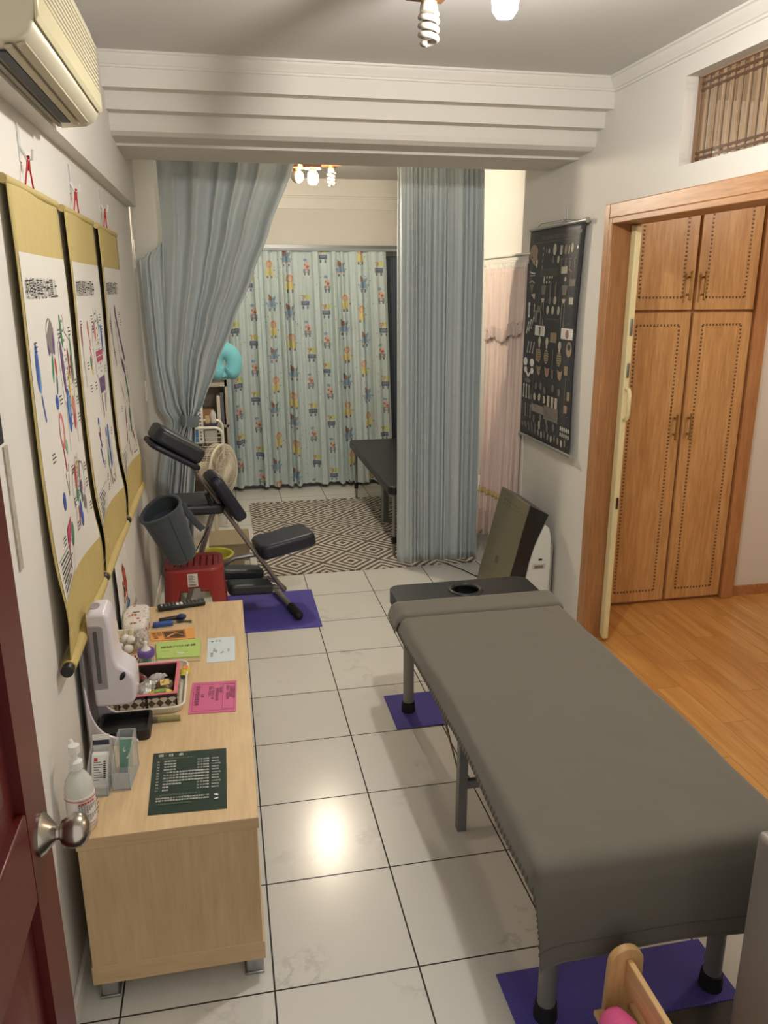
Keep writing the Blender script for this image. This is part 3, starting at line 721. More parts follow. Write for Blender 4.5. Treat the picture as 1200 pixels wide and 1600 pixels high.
for y0 in (1.0, 0.93):
    MB().tube([(0.668, y0+0.05, TZ-0.09), (0.668, 0.545, 0.235)], 0.0028, STEEL, 6).build('steel_cable', t)
MB().box((0.64, 1.22, TZ-0.10), (0.02, 0.07, 0.05), DARK).build('corner_bracket', t, bevel=0.006)

# grey cotton sheet over the table
COT = M('taupe_grey_cotton', (98, 94, 83), 0.85, var=0.06, vscale=6, bump=1.0, bscale=10, sheen=0.2)
HEM = M('cotton_hem', (86, 82, 71), 0.9, var=0.3, vscale=160)
t = thing('table_cover', 'plain grey brown cotton sheet spread over the near massage table', 'sheet', (0.915, 0.4, TZ))
YC0, YC1 = TY_0-0.012, 1.185
LZ = 0.055
Z0 = TZ + 0.007
def sheet(u, v):
    # u across (left hang 0..0.08, top, right hang 0.93..1), v along from far end; the last part hangs at the front
    Lh, Wt, Rh = 0.062, TX1-TX0+0.02, 0.05
    s = u*(Lh+Wt+Rh)
    topL, hang = YC1-YC0, 0.245
    tt = v*(topL+hang)
    if s < Lh: k = (Lh-s); x = TX0-0.014-k*0.30; dz = -k*0.9
    elif s > Lh+Wt: k = s-Lh-Wt; x = TX1+0.014+k*0.25; dz = -k*0.9
    else: x = TX0-0.010+(s-Lh); dz = 0
    e = 0.0
    if tt < topL:
        y = YC1-tt; z = Z0+dz
        z += 0.0016*math.sin(9*x+4*y)*math.sin(7*y-3*x) if dz == 0 else 0.004*math.sin(11*y)
        if topL-tt < 0.035: z -= 0.008*(1-(topL-tt)/0.035)**2
        x += 0.006*math.sin(5*y)*(1 if dz else 0)
    else:
        h = tt-topL
        y = YC0-0.004-0.018*min(1, h/0.05)-0.012*math.sin(7*x+1)*h/hang - (0.02 if dz else 0)*0
        z = Z0-0.010-h*(1.0+0.06*math.cos(PI*2*(x-0.62)/0.62)*(h/hang)) + dz*max(0, 1-h/0.16)
        f_ = h/hang; x += ((TX0+TX1)/2-x)*0.085*f_; z -= 0.028*f_*max(0, 1-(s/0.10))
    return Vector((x, y, z))
MB().grid(sheet, 70, 150, COT).build('cotton_sheet', t, solid=0.003, smooth=180, fix=False)
hm = MB()
for k in range(79):
    v = 0.02+k*0.0122
    a, b, c, d = sheet(0.0, v), sheet(0.0, v+0.0055), sheet(0.020, v+0.0055), sheet(0.020, v)
    o = Vector((-0.0025, 0, 0.0015))
    if v < 0.985: hm.poly([a+o, b+o, c+o, d+o], HEM)
hm.build('stitched_hem', t, fix=False, weld=False)
fh = MB().tube([sheet(0.01+0.98*k/40, 0.972)+Vector((0, -0.0012, 0)) for k in range(41)], 0.0016, HEM, 6); fh.build('front_hem', t)
def foldover(u, v):
    p = sheet(u, v*0.082); q = sheet(u, 0.082)
    up = 0.010*(1 if v < 0.9 else (1-v)/0.1)
    return Vector((p.x-(0.012 if u < 0.07 else 0)+(0.012 if u > 0.94 else 0), p.y+0.006, p.z+up))
MB().grid(foldover, 70, 14, COT).build('turned_back_edge', t, solid=0.003, smooth=180, fix=False)

# mats
MAT = weave_material('indigo_woven_mat', (104, 95, 205))
for (x0, x1, y0, y1, lb) in ((0.600, 1.225, 1.203, 1.492, 'indigo woven mat under the far legs of the covered massage table'), (0.600, 1.216, -0.272, -0.072, 'indigo woven mat under the near legs of the covered massage table, bottom of the photo'), (-0.15, 0.419, 2.328, 2.895, 'square indigo woven mat under the foot of the massage chair')):
    MB().bx(x0, x1, y0, y1, 0, 0.006, MAT).build('floor_mat', loc=((x0+x1)/2, (y0+y1)/2, 0), bevel=0.002, label=lb, cat='mat', group='indigo woven floor mats')

# ================================================================ far massage table behind the curtain
t = thing('massage_table', 'black massage table standing on the diamond rug half behind the straight curtain', 'massage table', (1.33, 4.2, 0.006))
FX0, FX1, FY0, FY1, FZ = 1.012, 1.590, 3.36, 5.11, 0.522
MB().prism(rrect(FX1-FX0, FY1-FY0, 0.05, 4), lambda a, b: ((FX0+FX1)/2+a, (FY0+FY1)/2+b, FZ-0.065), lambda a, b: ((FX0+FX1)/2+a, (FY0+FY1)/2+b, FZ), VINYL).build('padded_top', t, bevel=0.012, seg=3)
WOODL = wood('pale_beech', (206, 176, 128), (178, 146, 98), 'z', 1.0, 0.4)
for x in (1.06, 1.54):
    for y in (3.41, 5.02):
        l = MB().tube([(x, y, 0.06), (x, y, FZ-0.065)], 0.013, GREYR, 12).build('leg', t)
        MB().lathe([(0.018, 0.10), (0.018, 0.15), (0.012, 0.152)], RUBBER, (x, y, 0.0), seg=14).build('height_clamp', l)
        MB().lathe([(0.010, 0.006), (0.010, 0.1)], STEEL, (x, y, 0), seg=12).build('lower_tube', l)
    MB().bx(x+0.10*(1 if x < 1.2 else -1)-0.012, x+0.10*(1 if x < 1.2 else -1)+0.03, 4.22, 4.30, 0.006, FZ-0.065, GREYM).build('centre_leg', t, bevel=0.003)
MB().bx(1.12, 1.52, 4.80, 4.84, 0.34, 0.40, WOODL).build('folding_strut', t)
MB().tube([(1.10, 4.62, 0.38), (1.28, 4.66, 0.30), (1.5, 4.62, 0.38)], 0.012, GREYR, 8).build('brace', t)
MB().ball((1.10, 4.60, 0.40), 0.028, DARK, n=7, seg=12).build('clamp_knob', t)

# ================================================================ TV cabinet on the left wall
OAKP = wood('pale_oak_veneer', (219, 192, 150), (199, 169, 127), 'y', 0.9, 0.42, 0.45)
OAKV = wood('pale_oak_upright', (208, 178, 136), (188, 158, 118), 'z', 0.9, 0.45, 0.45)
CZ = 0.518
CX0, CX1, CY0, CY1 = -0.466, -0.018, 0.046, 1.535
t = thing('low_cabinet', 'long low pale oak cabinet along the left wall carrying leaflets and a dispenser', 'cabinet', (-0.24, 0.79, 0))
OAKE = wood('pale_oak_edge', (208, 178, 136), (188, 158, 118), 'x', 0.9, 0.45, 0.45)
def endgrain(m):
    m.bm.faces.ensure_lookup_table(); m.bm.faces[2].material_index = m.mi(OAKE); return m
endgrain(MB().bx(CX0, CX1, CY0, CY1, CZ-0.034, CZ, OAKP)).build('cabinet_top', t, bevel=0.002)
MB().bx(CX0+0.004, CX1-0.006, CY0+0.002, CY0+0.028, 0.125, CZ-0.034, OAKV).build('side_panel', t)
MB().bx(CX0+0.004, CX1-0.006, CY1-0.028, CY1-0.006, 0.125, CZ-0.034, OAKV).build('side_panel', t)
MB().bx(CX0+0.004, CX0+0.016, CY0+0.028, CY1-0.028, 0.125, CZ-0.034, OAKV).build('back_panel', t)
endgrain(MB().bx(CX0, CX1, CY0, CY1, 0.068, 0.125, OAKP)).build('base_board', t, bevel=0.002)
for k in range(3):
    y0 = CY0+0.032+k*0.476
    dr = MB().bx(CX1-0.024, CX1-0.006, y0, y0+0.470, 0.13, CZ-0.05, OAKP).build('front_door', t, bevel=0.002)
SILV = M('silver_foot', (168, 168, 166), 0.3, 0.85)
for x in (CX0+0.035, CX1-0.032):
    for y in (CY0+0.045, CY1-0.045):
        f = MB().bx(x-0.022, x+0.022, y-0.022, y+0.022, 0.006, 0.068, SILV).build('foot', t, bevel=0.004)
        MB().bx(x-0.026, x+0.026, y-0.026, y+0.026, 0.0, 0.008, SILV).build('foot_plate', f, bevel=0.002)

# ================================================================ hanging scrolls on the left wall
KHAKI = M('khaki_scroll_silk', (186, 166, 104), 0.7, var=0.07, vscale=30)
SPAPER = M('scroll_paper', (212, 208, 199), 0.75, var=0.03, vscale=4)
INK = M('black_ink', (30, 28, 28), 0.8, var=0)
INKG = M('grey_ink', (120, 114, 108), 0.8, var=0)
P_ = {k: M('ink_'+k, c, 0.8, var=0.12, vscale=40) for k, c in dict(blue=(52, 84, 158), sky=(96, 140, 190), red=(172, 66, 66), rose=(196, 118, 116), purple=(92, 62, 112), green=(62, 124, 88), yellow=(206, 174, 74), magenta=(176, 56, 96), mint=(132, 176, 146), maroon=(128, 50, 54), teal=(58, 96, 96)).items()}
ROPE = M('red_cord', (178, 44, 44), 0.7)
HOOKW = M('clear_hook_plastic', (222, 222, 218), 0.2, var=0, alpha=0.8)
def scroll(label, y0, width, title, art):
    zt, zb = 2.062, 0.872
    t = thing('hanging_scroll', label, 'scroll', (XL+0.02, y0+width/2, zb), 'anatomy scrolls on the left wall')
    ztop_w, zbot_w = 1.905, 1.035
    def surf(a, b, h=0.0):
        """a 0..1 across (left to right as seen), b 0..1 down the full cloth"""
        z = zt-(zt-zb)*b
        bulge = 0.012*math.exp(-((b-0.97)/0.16)**2)
        x = XL+0.019+0.010*b**8+0.022*math.exp(-((b-0.89)/0.085)**2)*((2*a-1)**2-0.42) + 0.0025*math.sin(9*b+6*a)+h
        return Vector((x, y0+a*(width+0.05*b), z))
    MB().grid(lambda u, v: surf(u, v), 16, 60, KHAKI).build('silk_mount', t, solid=0.002, smooth=180, fix=False)
    bw0, bw1 = (zt-ztop_w)/(zt-zb), (zt-zbot_w)/(zt-zb)
    def paper(u, v, h=0.0): return surf(0.03+0.95*u, bw0+(bw1-bw0)*v, 0.0022+h)
    sh = MB().grid(lambda u, v: paper(u, v), 12, 50, SPAPER).build('paper_panel', t, smooth=180, fix=False)
    d = Decal(lambda a, b, h: paper(a, b, h))
    art(d)
    dd = d; dd.up()
    H = ztop_w-zbot_w; Wd = width*0.95
    dd.mb.text(title, 0.056, lambda x, y: paper(0.04+x/Wd, 0.118-y/H*1.0, dd.h), INK, 'LEFT', 0.76)
    for (bx0, bx1, by, n) in ((0.02, 0.42, 0.875, 7),):
        dd.line([(bx0, by), (bx1, by)], 0.0025, INKG); dd.line([(bx0, by+0.115), (bx1, by+0.115)], 0.0025, INKG); dd.line([(bx1, by), (bx1, by+0.115)], 0.004, INKG)
        for q in range(n):
            y = by+0.014+q*0.0145
            dd.line([(bx0+0.03, y), (bx0+0.03+(0.2+0.14*((q*37) % 5)/5), y)], 0.0055, INKG if q % 2 else INK)
    dd.build('anatomy_print', sh)
    MB().tube([(XL+0.014, y0-0.01, zt-0.004), (XL+0.014, y0+width+0.008, zt-0.004)], 0.011, KHAKI, 12).build('top_rod', t)
    xr = surf(0.5, 1).x
    MB().tube([(xr, y0-0.006, zb-0.006), (xr, y0+width+0.056, zb-0.006)], 0.019, KHAKI, 16).build('bottom_roller', t)
    for a, b in ((y0-0.032, y0-0.006), (y0+width+0.056, y0+width+0.075)):
        MB().tube([(xr, a, zb-0.006), (xr, b, zb-0.006)], 0.0165, DARK, 16).build('roller_knob', t, bevel=0.003)
    yc = y0+width*0.46
    c = MB().tube([(XL+0.014, yc-0.05, zt), (XL+0.018, yc, zt+0.075), (XL+0.014, yc+0.05, zt)], 0.0022, ROPE, 6)
    c.tube([(XL+0.017, yc-0.004, zt+0.050), (XL+0.019, yc, zt+0.078), (XL+0.017, yc+0.003, zt+0.045)], 0.0045, ROPE, 8)
    c.build('hanging_cord', t)
    h = MB().bx(XL, XL+0.003, yc-0.012, yc+0.012, zt+0.065, zt+0.155, HOOKW)
    h.tube([(XL+0.003, yc, zt+0.10), (XL+0.016, yc, zt+0.07), (XL+0.028, yc, zt+0.072), (XL+0.032, yc, zt+0.095)], 0.0035, HOOKW, 8)
    h.build('adhesive_hook', loc=(XL, yc, zt+0.065), label='clear adhesive wall hook of the ' + label.split(' with')[0], cat='hook', group='scroll hooks')
    return t
def body_outline(d, a, b, w, h, m=None):
    m = m or INKG
    P = [(a-w*.10, b), (a-w*.11, b+h*.13), (a-w*.42, b+h*.2), (a-w*.5, b+h*.32), (a-w*.46, b+h*.6), (a-w*.36, b+h*.66), (a-w*.40, b+h)]
    d.line(P, 0.006, m); d.line([(2*a-x, y) for x, y in P], 0.006, m)
    for k in range(12): d.rect(a-w*.05, a+w*.05, b+h*(0.04+k*0.07), b+h*(0.04+k*0.07)+h*.018, INKG)
    for k in range(7): d.line([(a-w*.30, b+h*(.30+k*.045)), (a+w*.30, b+h*(.30+k*.045))], 0.0015, INKG)
def notes(d, spots):
    for a, b in spots:
        for k in range(3): d.rect(a, a+0.05+0.015*(k % 2), b+k*0.012, b+k*0.012+0.004, INK)
def art1(d):
    d.ell(0.46, 0.235, 0.085, 0.055, INKG); d.ell(0.46, 0.235, 0.075, 0.050, SPAPER)
    d.ell(0.50, 0.245, 0.028, 0.05, P_['purple'], 0.1); d.ell(0.45, 0.25, 0.025, 0.032, P_['yellow']); d.ell(0.40, 0.265, 0.025, 0.028, P_['purple'])
    d.ell(0.43, 0.33, 0.018, 0.05, P_['green'], 0.5); d.ell(0.49, 0.33, 0.02, 0.03, P_['red']); d.ell(0.47, 0.385, 0.014, 0.035, P_['teal'], 0.6)
    body_outline(d, 0.74, 0.175, 0.34, 0.44)
    d.ell(0.70, 0.23, 0.020, 0.055, P_['green']); d.ell(0.645, 0.34, 0.032, 0.085, P_['purple']); d.ell(0.90, 0.33, 0.022, 0.085, P_['green'], -0.05)
    d.ell(0.80, 0.335, 0.018, 0.05, P_['maroon']); d.rect(0.80, 0.86, 0.345, 0.355, P_['maroon']); d.ell(0.86, 0.36, 0.014, 0.05, P_['maroon'])
    d.ell(0.76, 0.42, 0.02, 0.07, P_['yellow']); d.ell(0.68, 0.485, 0.048, 0.075, P_['blue']); d.ell(0.685, 0.47, 0.03, 0.04, P_['sky']); d.ell(0.82, 0.505, 0.042, 0.060, P_['rose']); d.ell(0.82, 0.535, 0.034, 0.028, P_['red'])
    d.ell(0.12, 0.31, 0.035, 0.07, P_['blue']); d.ell(0.135, 0.335, 0.03, 0.05, P_['sky']); d.line([(0.14, 0.39), (0.17, 0.47)], 0.018, P_['blue'])
    d.ell(0.42, 0.435, 0.030, 0.024, P_['blue']); d.ell(0.44, 0.53, 0.055, 0.062, P_['rose']); d.ell(0.43, 0.525, 0.030, 0.04, SPAPER); d.line([(0.42, 0.57), (0.44, 0.66)], 0.022, P_['red']); d.ell(0.50, 0.585, 0.025, 0.025, P_['mint'])
    d.line([(0.40, 0.66), (0.44, 0.74), (0.49, 0.64)], 0.008, INKG)
    body_outline(d, 0.72, 0.64, 0.36, 0.24)
    d.ell(0.66, 0.71, 0.030, 0.045, P_['red']); d.ell(0.74, 0.69, 0.012, 0.03, P_['yellow']); d.line([(0.80, 0.67), (0.77, 0.73)], 0.014, P_['purple']); d.ell(0.67, 0.775, 0.036, 0.023, P_['green']); d.ell(0.78, 0.765, 0.036, 0.026, P_['purple']); d.ell(0.785, 0.80, 0.02, 0.02, P_['teal'])
    d.ell(0.71, 0.835, 0.030, 0.036, P_['blue']); d.ell(0.725, 0.87, 0.028, 0.030, P_['blue']); d.ell(0.66, 0.85, 0.012, 0.04, P_['magenta']); d.ell(0.84, 0.83, 0.035, 0.026, INKG)
    d.ell(0.30, 0.735, 0.030, 0.03, P_['blue']); d.poly([(0.28, 0.82), (0.40, 0.80), (0.36, 0.86), (0.30, 0.90), (0.27, 0.86)], P_['magenta']); d.line([(0.29, 0.86), (0.34, 0.97)], 0.014, P_['magenta']); d.ell(0.42, 0.865, 0.034, 0.042, P_['green'])
    notes(d, [(0.62, .22), (.88, .22), (.93, .40), (.93, .46), (.93, .52), (.10, .24), (.47, .42), (.18, .57), (.56, .66), (.92, .70), (.92, .76), (.55, .77), (.17, .83), (.93, .85), (.58, .86)])
def art2(d):
    d.ell(0.10, 0.265, 0.028, 0.045, P_['maroon']); d.line([(0.10, 0.30), (0.13, 0.46)], 0.010, INKG)
    for k in range(6): d.ell(0.36+0.012*(k % 3), 0.26+k*0.022, 0.030-0.002*k, 0.010, P_['rose'], 0.6)
    d.ell(0.36, 0.245, 0.022, 0.03, P_['red']); d.ell(0.34, 0.38, 0.028, 0.028, P_['green']); d.ell(0.36, 0.41, 0.02, 0.02, P_['yellow'])
    body_outline(d, 0.66, 0.175, 0.40, 0.42, P_['blue'])
    d.ell(0.58, 0.26, 0.035, 0.04, P_['rose']); d.ell(0.83, 0.30, 0.035, 0.06, P_['blue'], -0.05); d.poly([(0.53, 0.345), (0.80, 0.345), (0.79, 0.39), (0.54, 0.39)], P_['magenta']); d.line([(0.54, 0.368), (0.80, 0.368)], 0.004, SPAPER)
    d.poly([(0.54, 0.455), (0.80, 0.455), (0.79, 0.52), (0.56, 0.52)], P_['purple']); d.ell(0.74, 0.24, 0.02, 0.04, P_['mint'])
    d.line([(0.58, 0.53), (0.62, 0.62)], 0.04, INKG); d.line([(0.74, 0.53), (0.73, 0.61)], 0.035, INKG)
    d.ell(0.34, 0.615, 0.024, 0.017, P_['blue']); d.ell(0.62, 0.69, 0.024, 0.022, P_['blue'])
    for k in range(6): d.ell(0.33+0.018*(k % 3), 0.67+k*0.022, 0.03, 0.010, P_['blue' if k % 2 else 'purple'], 0.5)
    d.ell(0.36, 0.66, 0.012, 0.024, P_['red'])
    d.ell(0.72, 0.71, 0.045, 0.045, P_['blue']); d.ell(0.715, 0.71, 0.024, 0.028, SPAPER); d.line([(0.72, 0.74), (0.76, 0.86)], 0.055, P_['blue']); d.line([(0.62, 0.72), (0.66, 0.93)], 0.010, INKG); d.line([(0.80, 0.74), (0.84, 0.93)], 0.008, INKG)
    d.ell(0.64, 0.81, 0.026, 0.045, P_['green']); d.line([(0.68, 0.86), (0.73, 0.94)], 0.018, P_['maroon']); d.ell(0.79, 0.92, 0.03, 0.02, INKG); d.ell(0.79, 0.92, 0.022, 0.014, SPAPER)
    notes(d, [(.08, .21), (.50, .20), (.50, .24), (.80, .20), (.84, .25), (.86, .42), (.20, .37), (.22, .46), (.38, .46), (.86, .70), (.40, .79), (.50, .86), (.54, .91)])
def art3(d):
    d.line([(0.16, 0.20), (0.20, 0.34), (0.26, 0.46)], 0.03, INKG); d.ell(0.16, 0.26, 0.03, 0.05, INKG)
    d.ell(0.46, 0.21, 0.035, 0.038, P_['purple']); d.line([(0.48, 0.24), (0.58, 0.36), (0.70, 0.44)], 0.05, P_['purple']); d.line([(0.40, 0.25), (0.46, 0.42), (0.56, 0.50)], 0.014, INKG)
    d.ell(0.72, 0.45, 0.03, 0.018, P_['purple']); d.line([(0.52, 0.455), (0.64, 0.50), (0.70, 0.56)], 0.05, P_['purple']); d.line([(0.70, 0.56), (0.86, 0.68)], 0.05, P_['green'])
    for k in range(5): d.line([(0.34+0.02*k, 0.55+0.012*k), (0.42+0.02*k, 0.62+0.008*k)], 0.006, INKG)
    d.ell(0.48, 0.78, 0.03, 0.10, P_['maroon'], 0.1); d.ell(0.80, 0.78, 0.045, 0.08, P_['green']); d.ell(0.88, 0.875, 0.022, 0.025, P_['red']); d.line([(0.30, 0.74), (0.40, 0.95)], 0.014, INKG); d.line([(0.70, 0.74), (0.94, 0.95)], 0.008, INKG)
    d.line([(0.58, 0.86), (0.62, 0.94)], 0.02, P_['maroon']); d.ell(0.70, 0.955, 0.014, 0.02, P_['red']); d.line([(0.84, 0.93), (0.80, 0.97), (0.92, 0.97)], 0.008, INKG)
    notes(d, [(.62, .21), (.66, .25), (.08, .24), (.20, .38), (.80, .50), (.84, .54), (.64, .80), (.24, .66)])
scroll('khaki scroll nearest the red door with blue and red ovals', 0.295, 0.575, '疼痛點傳導分布圖上', art1)
scroll('middle khaki scroll with a magenta band and purple hips on the painted body', 0.985, 0.575, '疼痛點傳導分布圖中', art2)
scroll('khaki scroll nearest the blue curtain with long purple and green limbs', 1.690, 0.580, '疼痛點傳導分布圖下', art3)

# flyer leaning on the wall behind the cabinet
t = thing('flyer', 'white paper flyer with orange and blue lettering stuck low on the left wall', 'flyer', (XL+0.02, 1.50, 0.36))
def fly(a, b, h=0.0):
    P00, P10, P01, P11 = Vector((XL+0.014, 1.27, 0.845)), Vector((XL+0.007, 1.625, 0.818)), Vector((XL+0.012, 1.30, 0.46)), Vector((XL+0.016, 1.87, 0.42))
    p = P00*(1-a)*(1-b)+P10*a*(1-b)+P01*(1-a)*b+P11*a*b
    return p + Vector((0.006*math.sin(3*b+2*a)+h, 0, 0))
FPAPER = M('flyer_paper', (226, 224, 220), 0.5, var=0.02)
sh = MB().grid(fly, 10, 10, FPAPER).build('paper_sheet', t, solid=0.001, smooth=180, fix=False)
d = Decal(fly, 0.0012)
OR_, OR2, TEALB = M('flyer_orange', (196, 92, 52), 0.6), M('flyer_red', (140, 52, 34), 0.6), M('flyer_blue', (84, 140, 170), 0.6)
rr = random.Random(5)
d.poly([(0.36, 0.26), (0.46, 0.22), (0.58, 0.34), (0.60, 0.55), (0.52, 0.60), (0.40, 0.52)], OR2)
for k in range(9): d.ell(0.36+rr.uniform(0, .22), 0.30+rr.uniform(0, .30), 0.03, 0.05, (OR_, OR2, OR_, INK)[k % 4], rr.uniform(-1, 1))
d.line([(0.30, 0.40), (0.36, 0.52), (0.30, 0.58)], 0.05, INK); d.line([(0.38, 0.58), (0.56, 0.50), (0.52, 0.66)], 0.04, OR_); d.ell(0.33, 0.62, 0.05, 0.06, OR2); d.ell(0.33, 0.62, 0.025, 0.03, FPAPER); d.line([(0.42, 0.66), (0.48, 0.68)], 0.05, OR_)
d.line([(0.40, 0.78), (0.56, 0.70)], 0.09, INK); d.line([(0.40, 0.78), (0.56, 0.70)], 0.075, TEALB); d.line([(0.50, 0.84), (0.62, 0.75)], 0.09, INK); d.line([(0.50, 0.84), (0.62, 0.75)], 0.075, TEALB); d.line([(0.52, 0.74), (0.54, 0.90)], 0.04, TEALB)
for k in range(3): d.line([(0.50+k*0.06, 0.90), (0.47+k*0.06, 0.94)], 0.022, INK)
for k in range(4): d.line([(0.46+k*0.06, 0.955), (0.50+k*0.06, 0.99)], 0.026, INK)
d.build('printed_lettering', sh)
MB().bx(XL, XL+0.004, 0.055, 0.085, 1.22, 1.50, M('peeled_tape', (176, 168, 152), 0.8, var=0.3, vscale=60, bump=0.5, bscale=60)).build('tape_strip', loc=(XL, 0.07, 1.22), label='strip of old peeled tape on the left wall beside the red door', cat='tape')

# ================================================================ bone chart on the right wall
CHART = M('black_chart_paper', (50, 51, 55), 0.5, var=0.05)
BONE = M('bone_ink', (186, 178, 162), 0.7, var=0.15, vscale=60); BONE2 = M('dim_bone_ink', (120, 114, 104), 0.7, var=0.2, vscale=60); BONET = M('tan_bone_ink', (152, 134, 110), 0.7, var=0.2, vscale=60); BONEW = M('white_bone_ink', (222, 220, 214), 0.7, var=0.05); BONER = M('reddish_bone_ink', (150, 104, 92), 0.7)
PY0, PY1, PZ0, PZ1 = 2.88, 2.155, 0.955, 2.140   # left edge has the larger y
t = thing('bone_chart', 'tall black chart of human bones hanging between silver rods on the right wall', 'chart', (XR-0.02, 2.52, 0.95))
def ch(a, b, h=0.0):
    x = XR-0.024-0.012*math.sin(PI*b)*(1-a)*0.6 - 0.010*b - h
    return Vector((x, PY0+(PY1-PY0)*a*(1-0.045*math.sin(PI*b)), PZ1+(PZ0-PZ1)*b))
sh = MB().grid(ch, 10, 40, CHART).build('chart_sheet', t, solid=0.0012, smooth=180, fix=False)
d = Decal(ch, 0.0011, 0.000008)
W_, H_ = 0.725, 1.185
d.up(); d.mb.text('THE HUMAN SKELETON · BONES', 0.030, lambda x, y: ch(0.24+x/W_, 0.052-y/H_, d.h), BONE2, 'LEFT', 1.0)
d.line([(0.08, 0.062), (0.94, 0.062)], 0.002, BONE2, 0.6); d.rect(0.87, 0.96, 0.030, 0.042, BONE2)
def bone(a, b, L, w, ang, m):
    c, q = math.cos(ang), math.sin(ang)
    dx, dy = q*L/2*1.6, c*L/2
    d.line([(a-dx, b-dy), (a+dx, b+dy)], w, m, 1.3); 
    for s in (-1, 1): d.ell(a+s*dx, b+s*dy, w*1.1, w*0.6, m)
d.ell(0.10, 0.105, 0.085, 0.038, BONET); d.ell(0.13, 0.135, 0.055, 0.028, BONET); d.poly([(0.09, 0.145), (0.20, 0.14), (0.19, 0.178), (0.15, 0.165)], BONE); d.ell(0.07, 0.125, 0.014, 0.006, CHART); d.ell(0.145, 0.150, 0.014, 0.007, CHART)
d.line([(0.04, 0.192), (0.10, 0.200), (0.16, 0.202)], 0.006, BONEW, 1.0); d.line([(0.05, 0.212), (0.16, 0.212)], 0.003, BONEW, .6)
d.line([(0.05, 0.245), (0.10, 0.236), (0.16, 0.247)], 0.006, BONE); d.poly([(0.06, 0.255), (0.15, 0.25), (0.12, 0.292), (0.10, 0.288)], BONE2); d.poly([(0.10, 0.300), (0.19, 0.296), (0.18, 0.325), (0.16, 0.318)], BONE)
bone(0.08, 0.375, 0.055, 0.016, 0.02, BONEW); bone(0.19, 0.365, 0.03, 0.012, 0, BONE); bone(0.19, 0.395, 0.024, 0.010, 0, BONE2)
for k in range(3): bone(0.07+0.05*k, 0.46-0.012*k, 0.055, 0.010, -0.5, BONEW if k < 2 else BONE); bone(0.10+0.06*k, 0.555, 0.05, 0.010, -0.35, BONE)
for a in (0.065, 0.205):
    d.ell(a, 0.628, 0.045, 0.020, BONEW); d.ell(a+0.01, 0.668, 0.034, 0.016, BONEW)
d.poly([(0.07, 0.675), (0.11, 0.675), (0.135, 0.690), (0.17, 0.675), (0.20, 0.675), (0.15, 0.702), (0.12, 0.702)], BONEW); d.ell(0.13, 0.72, 0.06, 0.012, BONE2)
for k in range(3): bone(0.05+0.06*k, 0.775, 0.058, 0.012, 0.03*k, BONEW if k < 2 else BONE)
for k in range(4): bone(0.05+0.055*k, 0.870, 0.060, 0.008, 0.0, BONE if k % 2 else BONE2)
for k in range(5): d.ell(0.05+0.07*k, 0.945, 0.03, 0.014, BONE2, 0.4*k)
rr = random.Random(11)
for k in range(4): d.ell(0.30, 0.09+k*0.028, 0.016, 0.009, BONE2)
for (a, b, ra, rb, m) in ((.36, .10, .012, .012, BONE2), (.41, .105, .016, .012, BONE), (.52, .10, .030, .026, BONE), (.50, .145, .018, .017, BONE2), (.60, .145, .020, .016, BONE), (.72, .105, .02, .022, BONET), (.83, .10, .022, .02, BONE), (.92, .10, .012, .008, BONEW)): d.ell(a, b, ra, rb, m)
d.rect(.62, .66, .085, .125, BONE); d.rect(.77, .79, .09, .125, BONE)
for a in range(4):
    for b in range(4): d.ell(.66+.08*a, .145+b*.012, .018, .0042, BONE2, 0.3*b)
for k in range(6): d.line([(.26, .185+.006*k), (.60, .185+.006*k)], .0015, BONE2, .5)
d.rect(.67, .78, .178, .208, BONE); d.line([(.80, .19), (.86, .20), (.84, .235)], .008, BONER); d.rect(.84, .94, .232, .262, BONE2); d.rect(.86, .93, .31, .34, BONE)
for k in range(7): d.ell(.36+.05*(k % 4), .222+.022*(k//4), .014, .006, BONE)
for a in (.36, .76):
    d.ell(a, .232, .018, .011, BONE); d.line([(a, .24), (a, .34)], .008, BONE2); d.poly([(a-.05, .258), (a+.05, .258), (a+.035, .30), (a-.035, .30)], BONE2); d.poly([(a-.035, .318), (a+.035, .318), (a+.02, .335), (a-.02, .335)], BONE)
    for s in (-1, 1):
        d.line([(a+s*.06, .262), (a+s*.085, .31), (a+s*.09, .355)], .005, BONE2); d.line([(a+s*.02, .335), (a+s*.028, .39), (a+s*.025, .442)], .006, BONE)
for a in (.50, .60):
    d.ell(a, .275, .018, .035, BONE2); d.ell(a+.01, .275, .006, .03, CHART); d.ell(a, .325, .03, .018, BONE2 if a < .55 else BONE)
for a in (.47, .57, .68): d.ell(a, .370, .024, .020, BONE)
d.rect(.26, .32, .352, .385, BONE2); d.rect(.21, .27, .375, .43, BONE2)
for k in range(9): d.rect(.44+.028*k, .455+.028*k, .408, .413, BONE2)
d.rect(.24, .44, .445, .492, BONEW); d.ell(.34, .47, .018, .022, BONE2); d.rect(.76, .97, .445, .492, BONEW); d.ell(.87, .47, .03, .020, BONER); d.rect(.56, .68, .470, .515, BONET)
for k in range(6): d.line([(.26, .452+.007*k), (.42, .452+.007*k)], .0012, INKG, .4); d.line([(.78, .452+.007*k), (.95, .452+.007*k)], .0012, INKG, .4)
for (a, b) in ((.35, .515), (.50, .515), (.75, .525)): d.ell(a, b, .028, .020, BONE); d.ell(a, b+.022, .016, .012, BONE)
d.ell(.92, .535, .05, .035, BONET); d.ell(.92, .525, .03, .014, CHART)
for a in (.35, .50, .75):
    d.ell(a, .585, .045, .034, BONET)
    for k in range(5): d.line([(a-.035, .565+.011*k), (a+.035, .565+.011*k)], .003, CHART, .5)
d.line([(.63, .545), (.63, .645)], .014, BONE2); d.rect(.29, .32, .555, .615, BONET); d.rect(.86, .92, .61, .65, BONET)
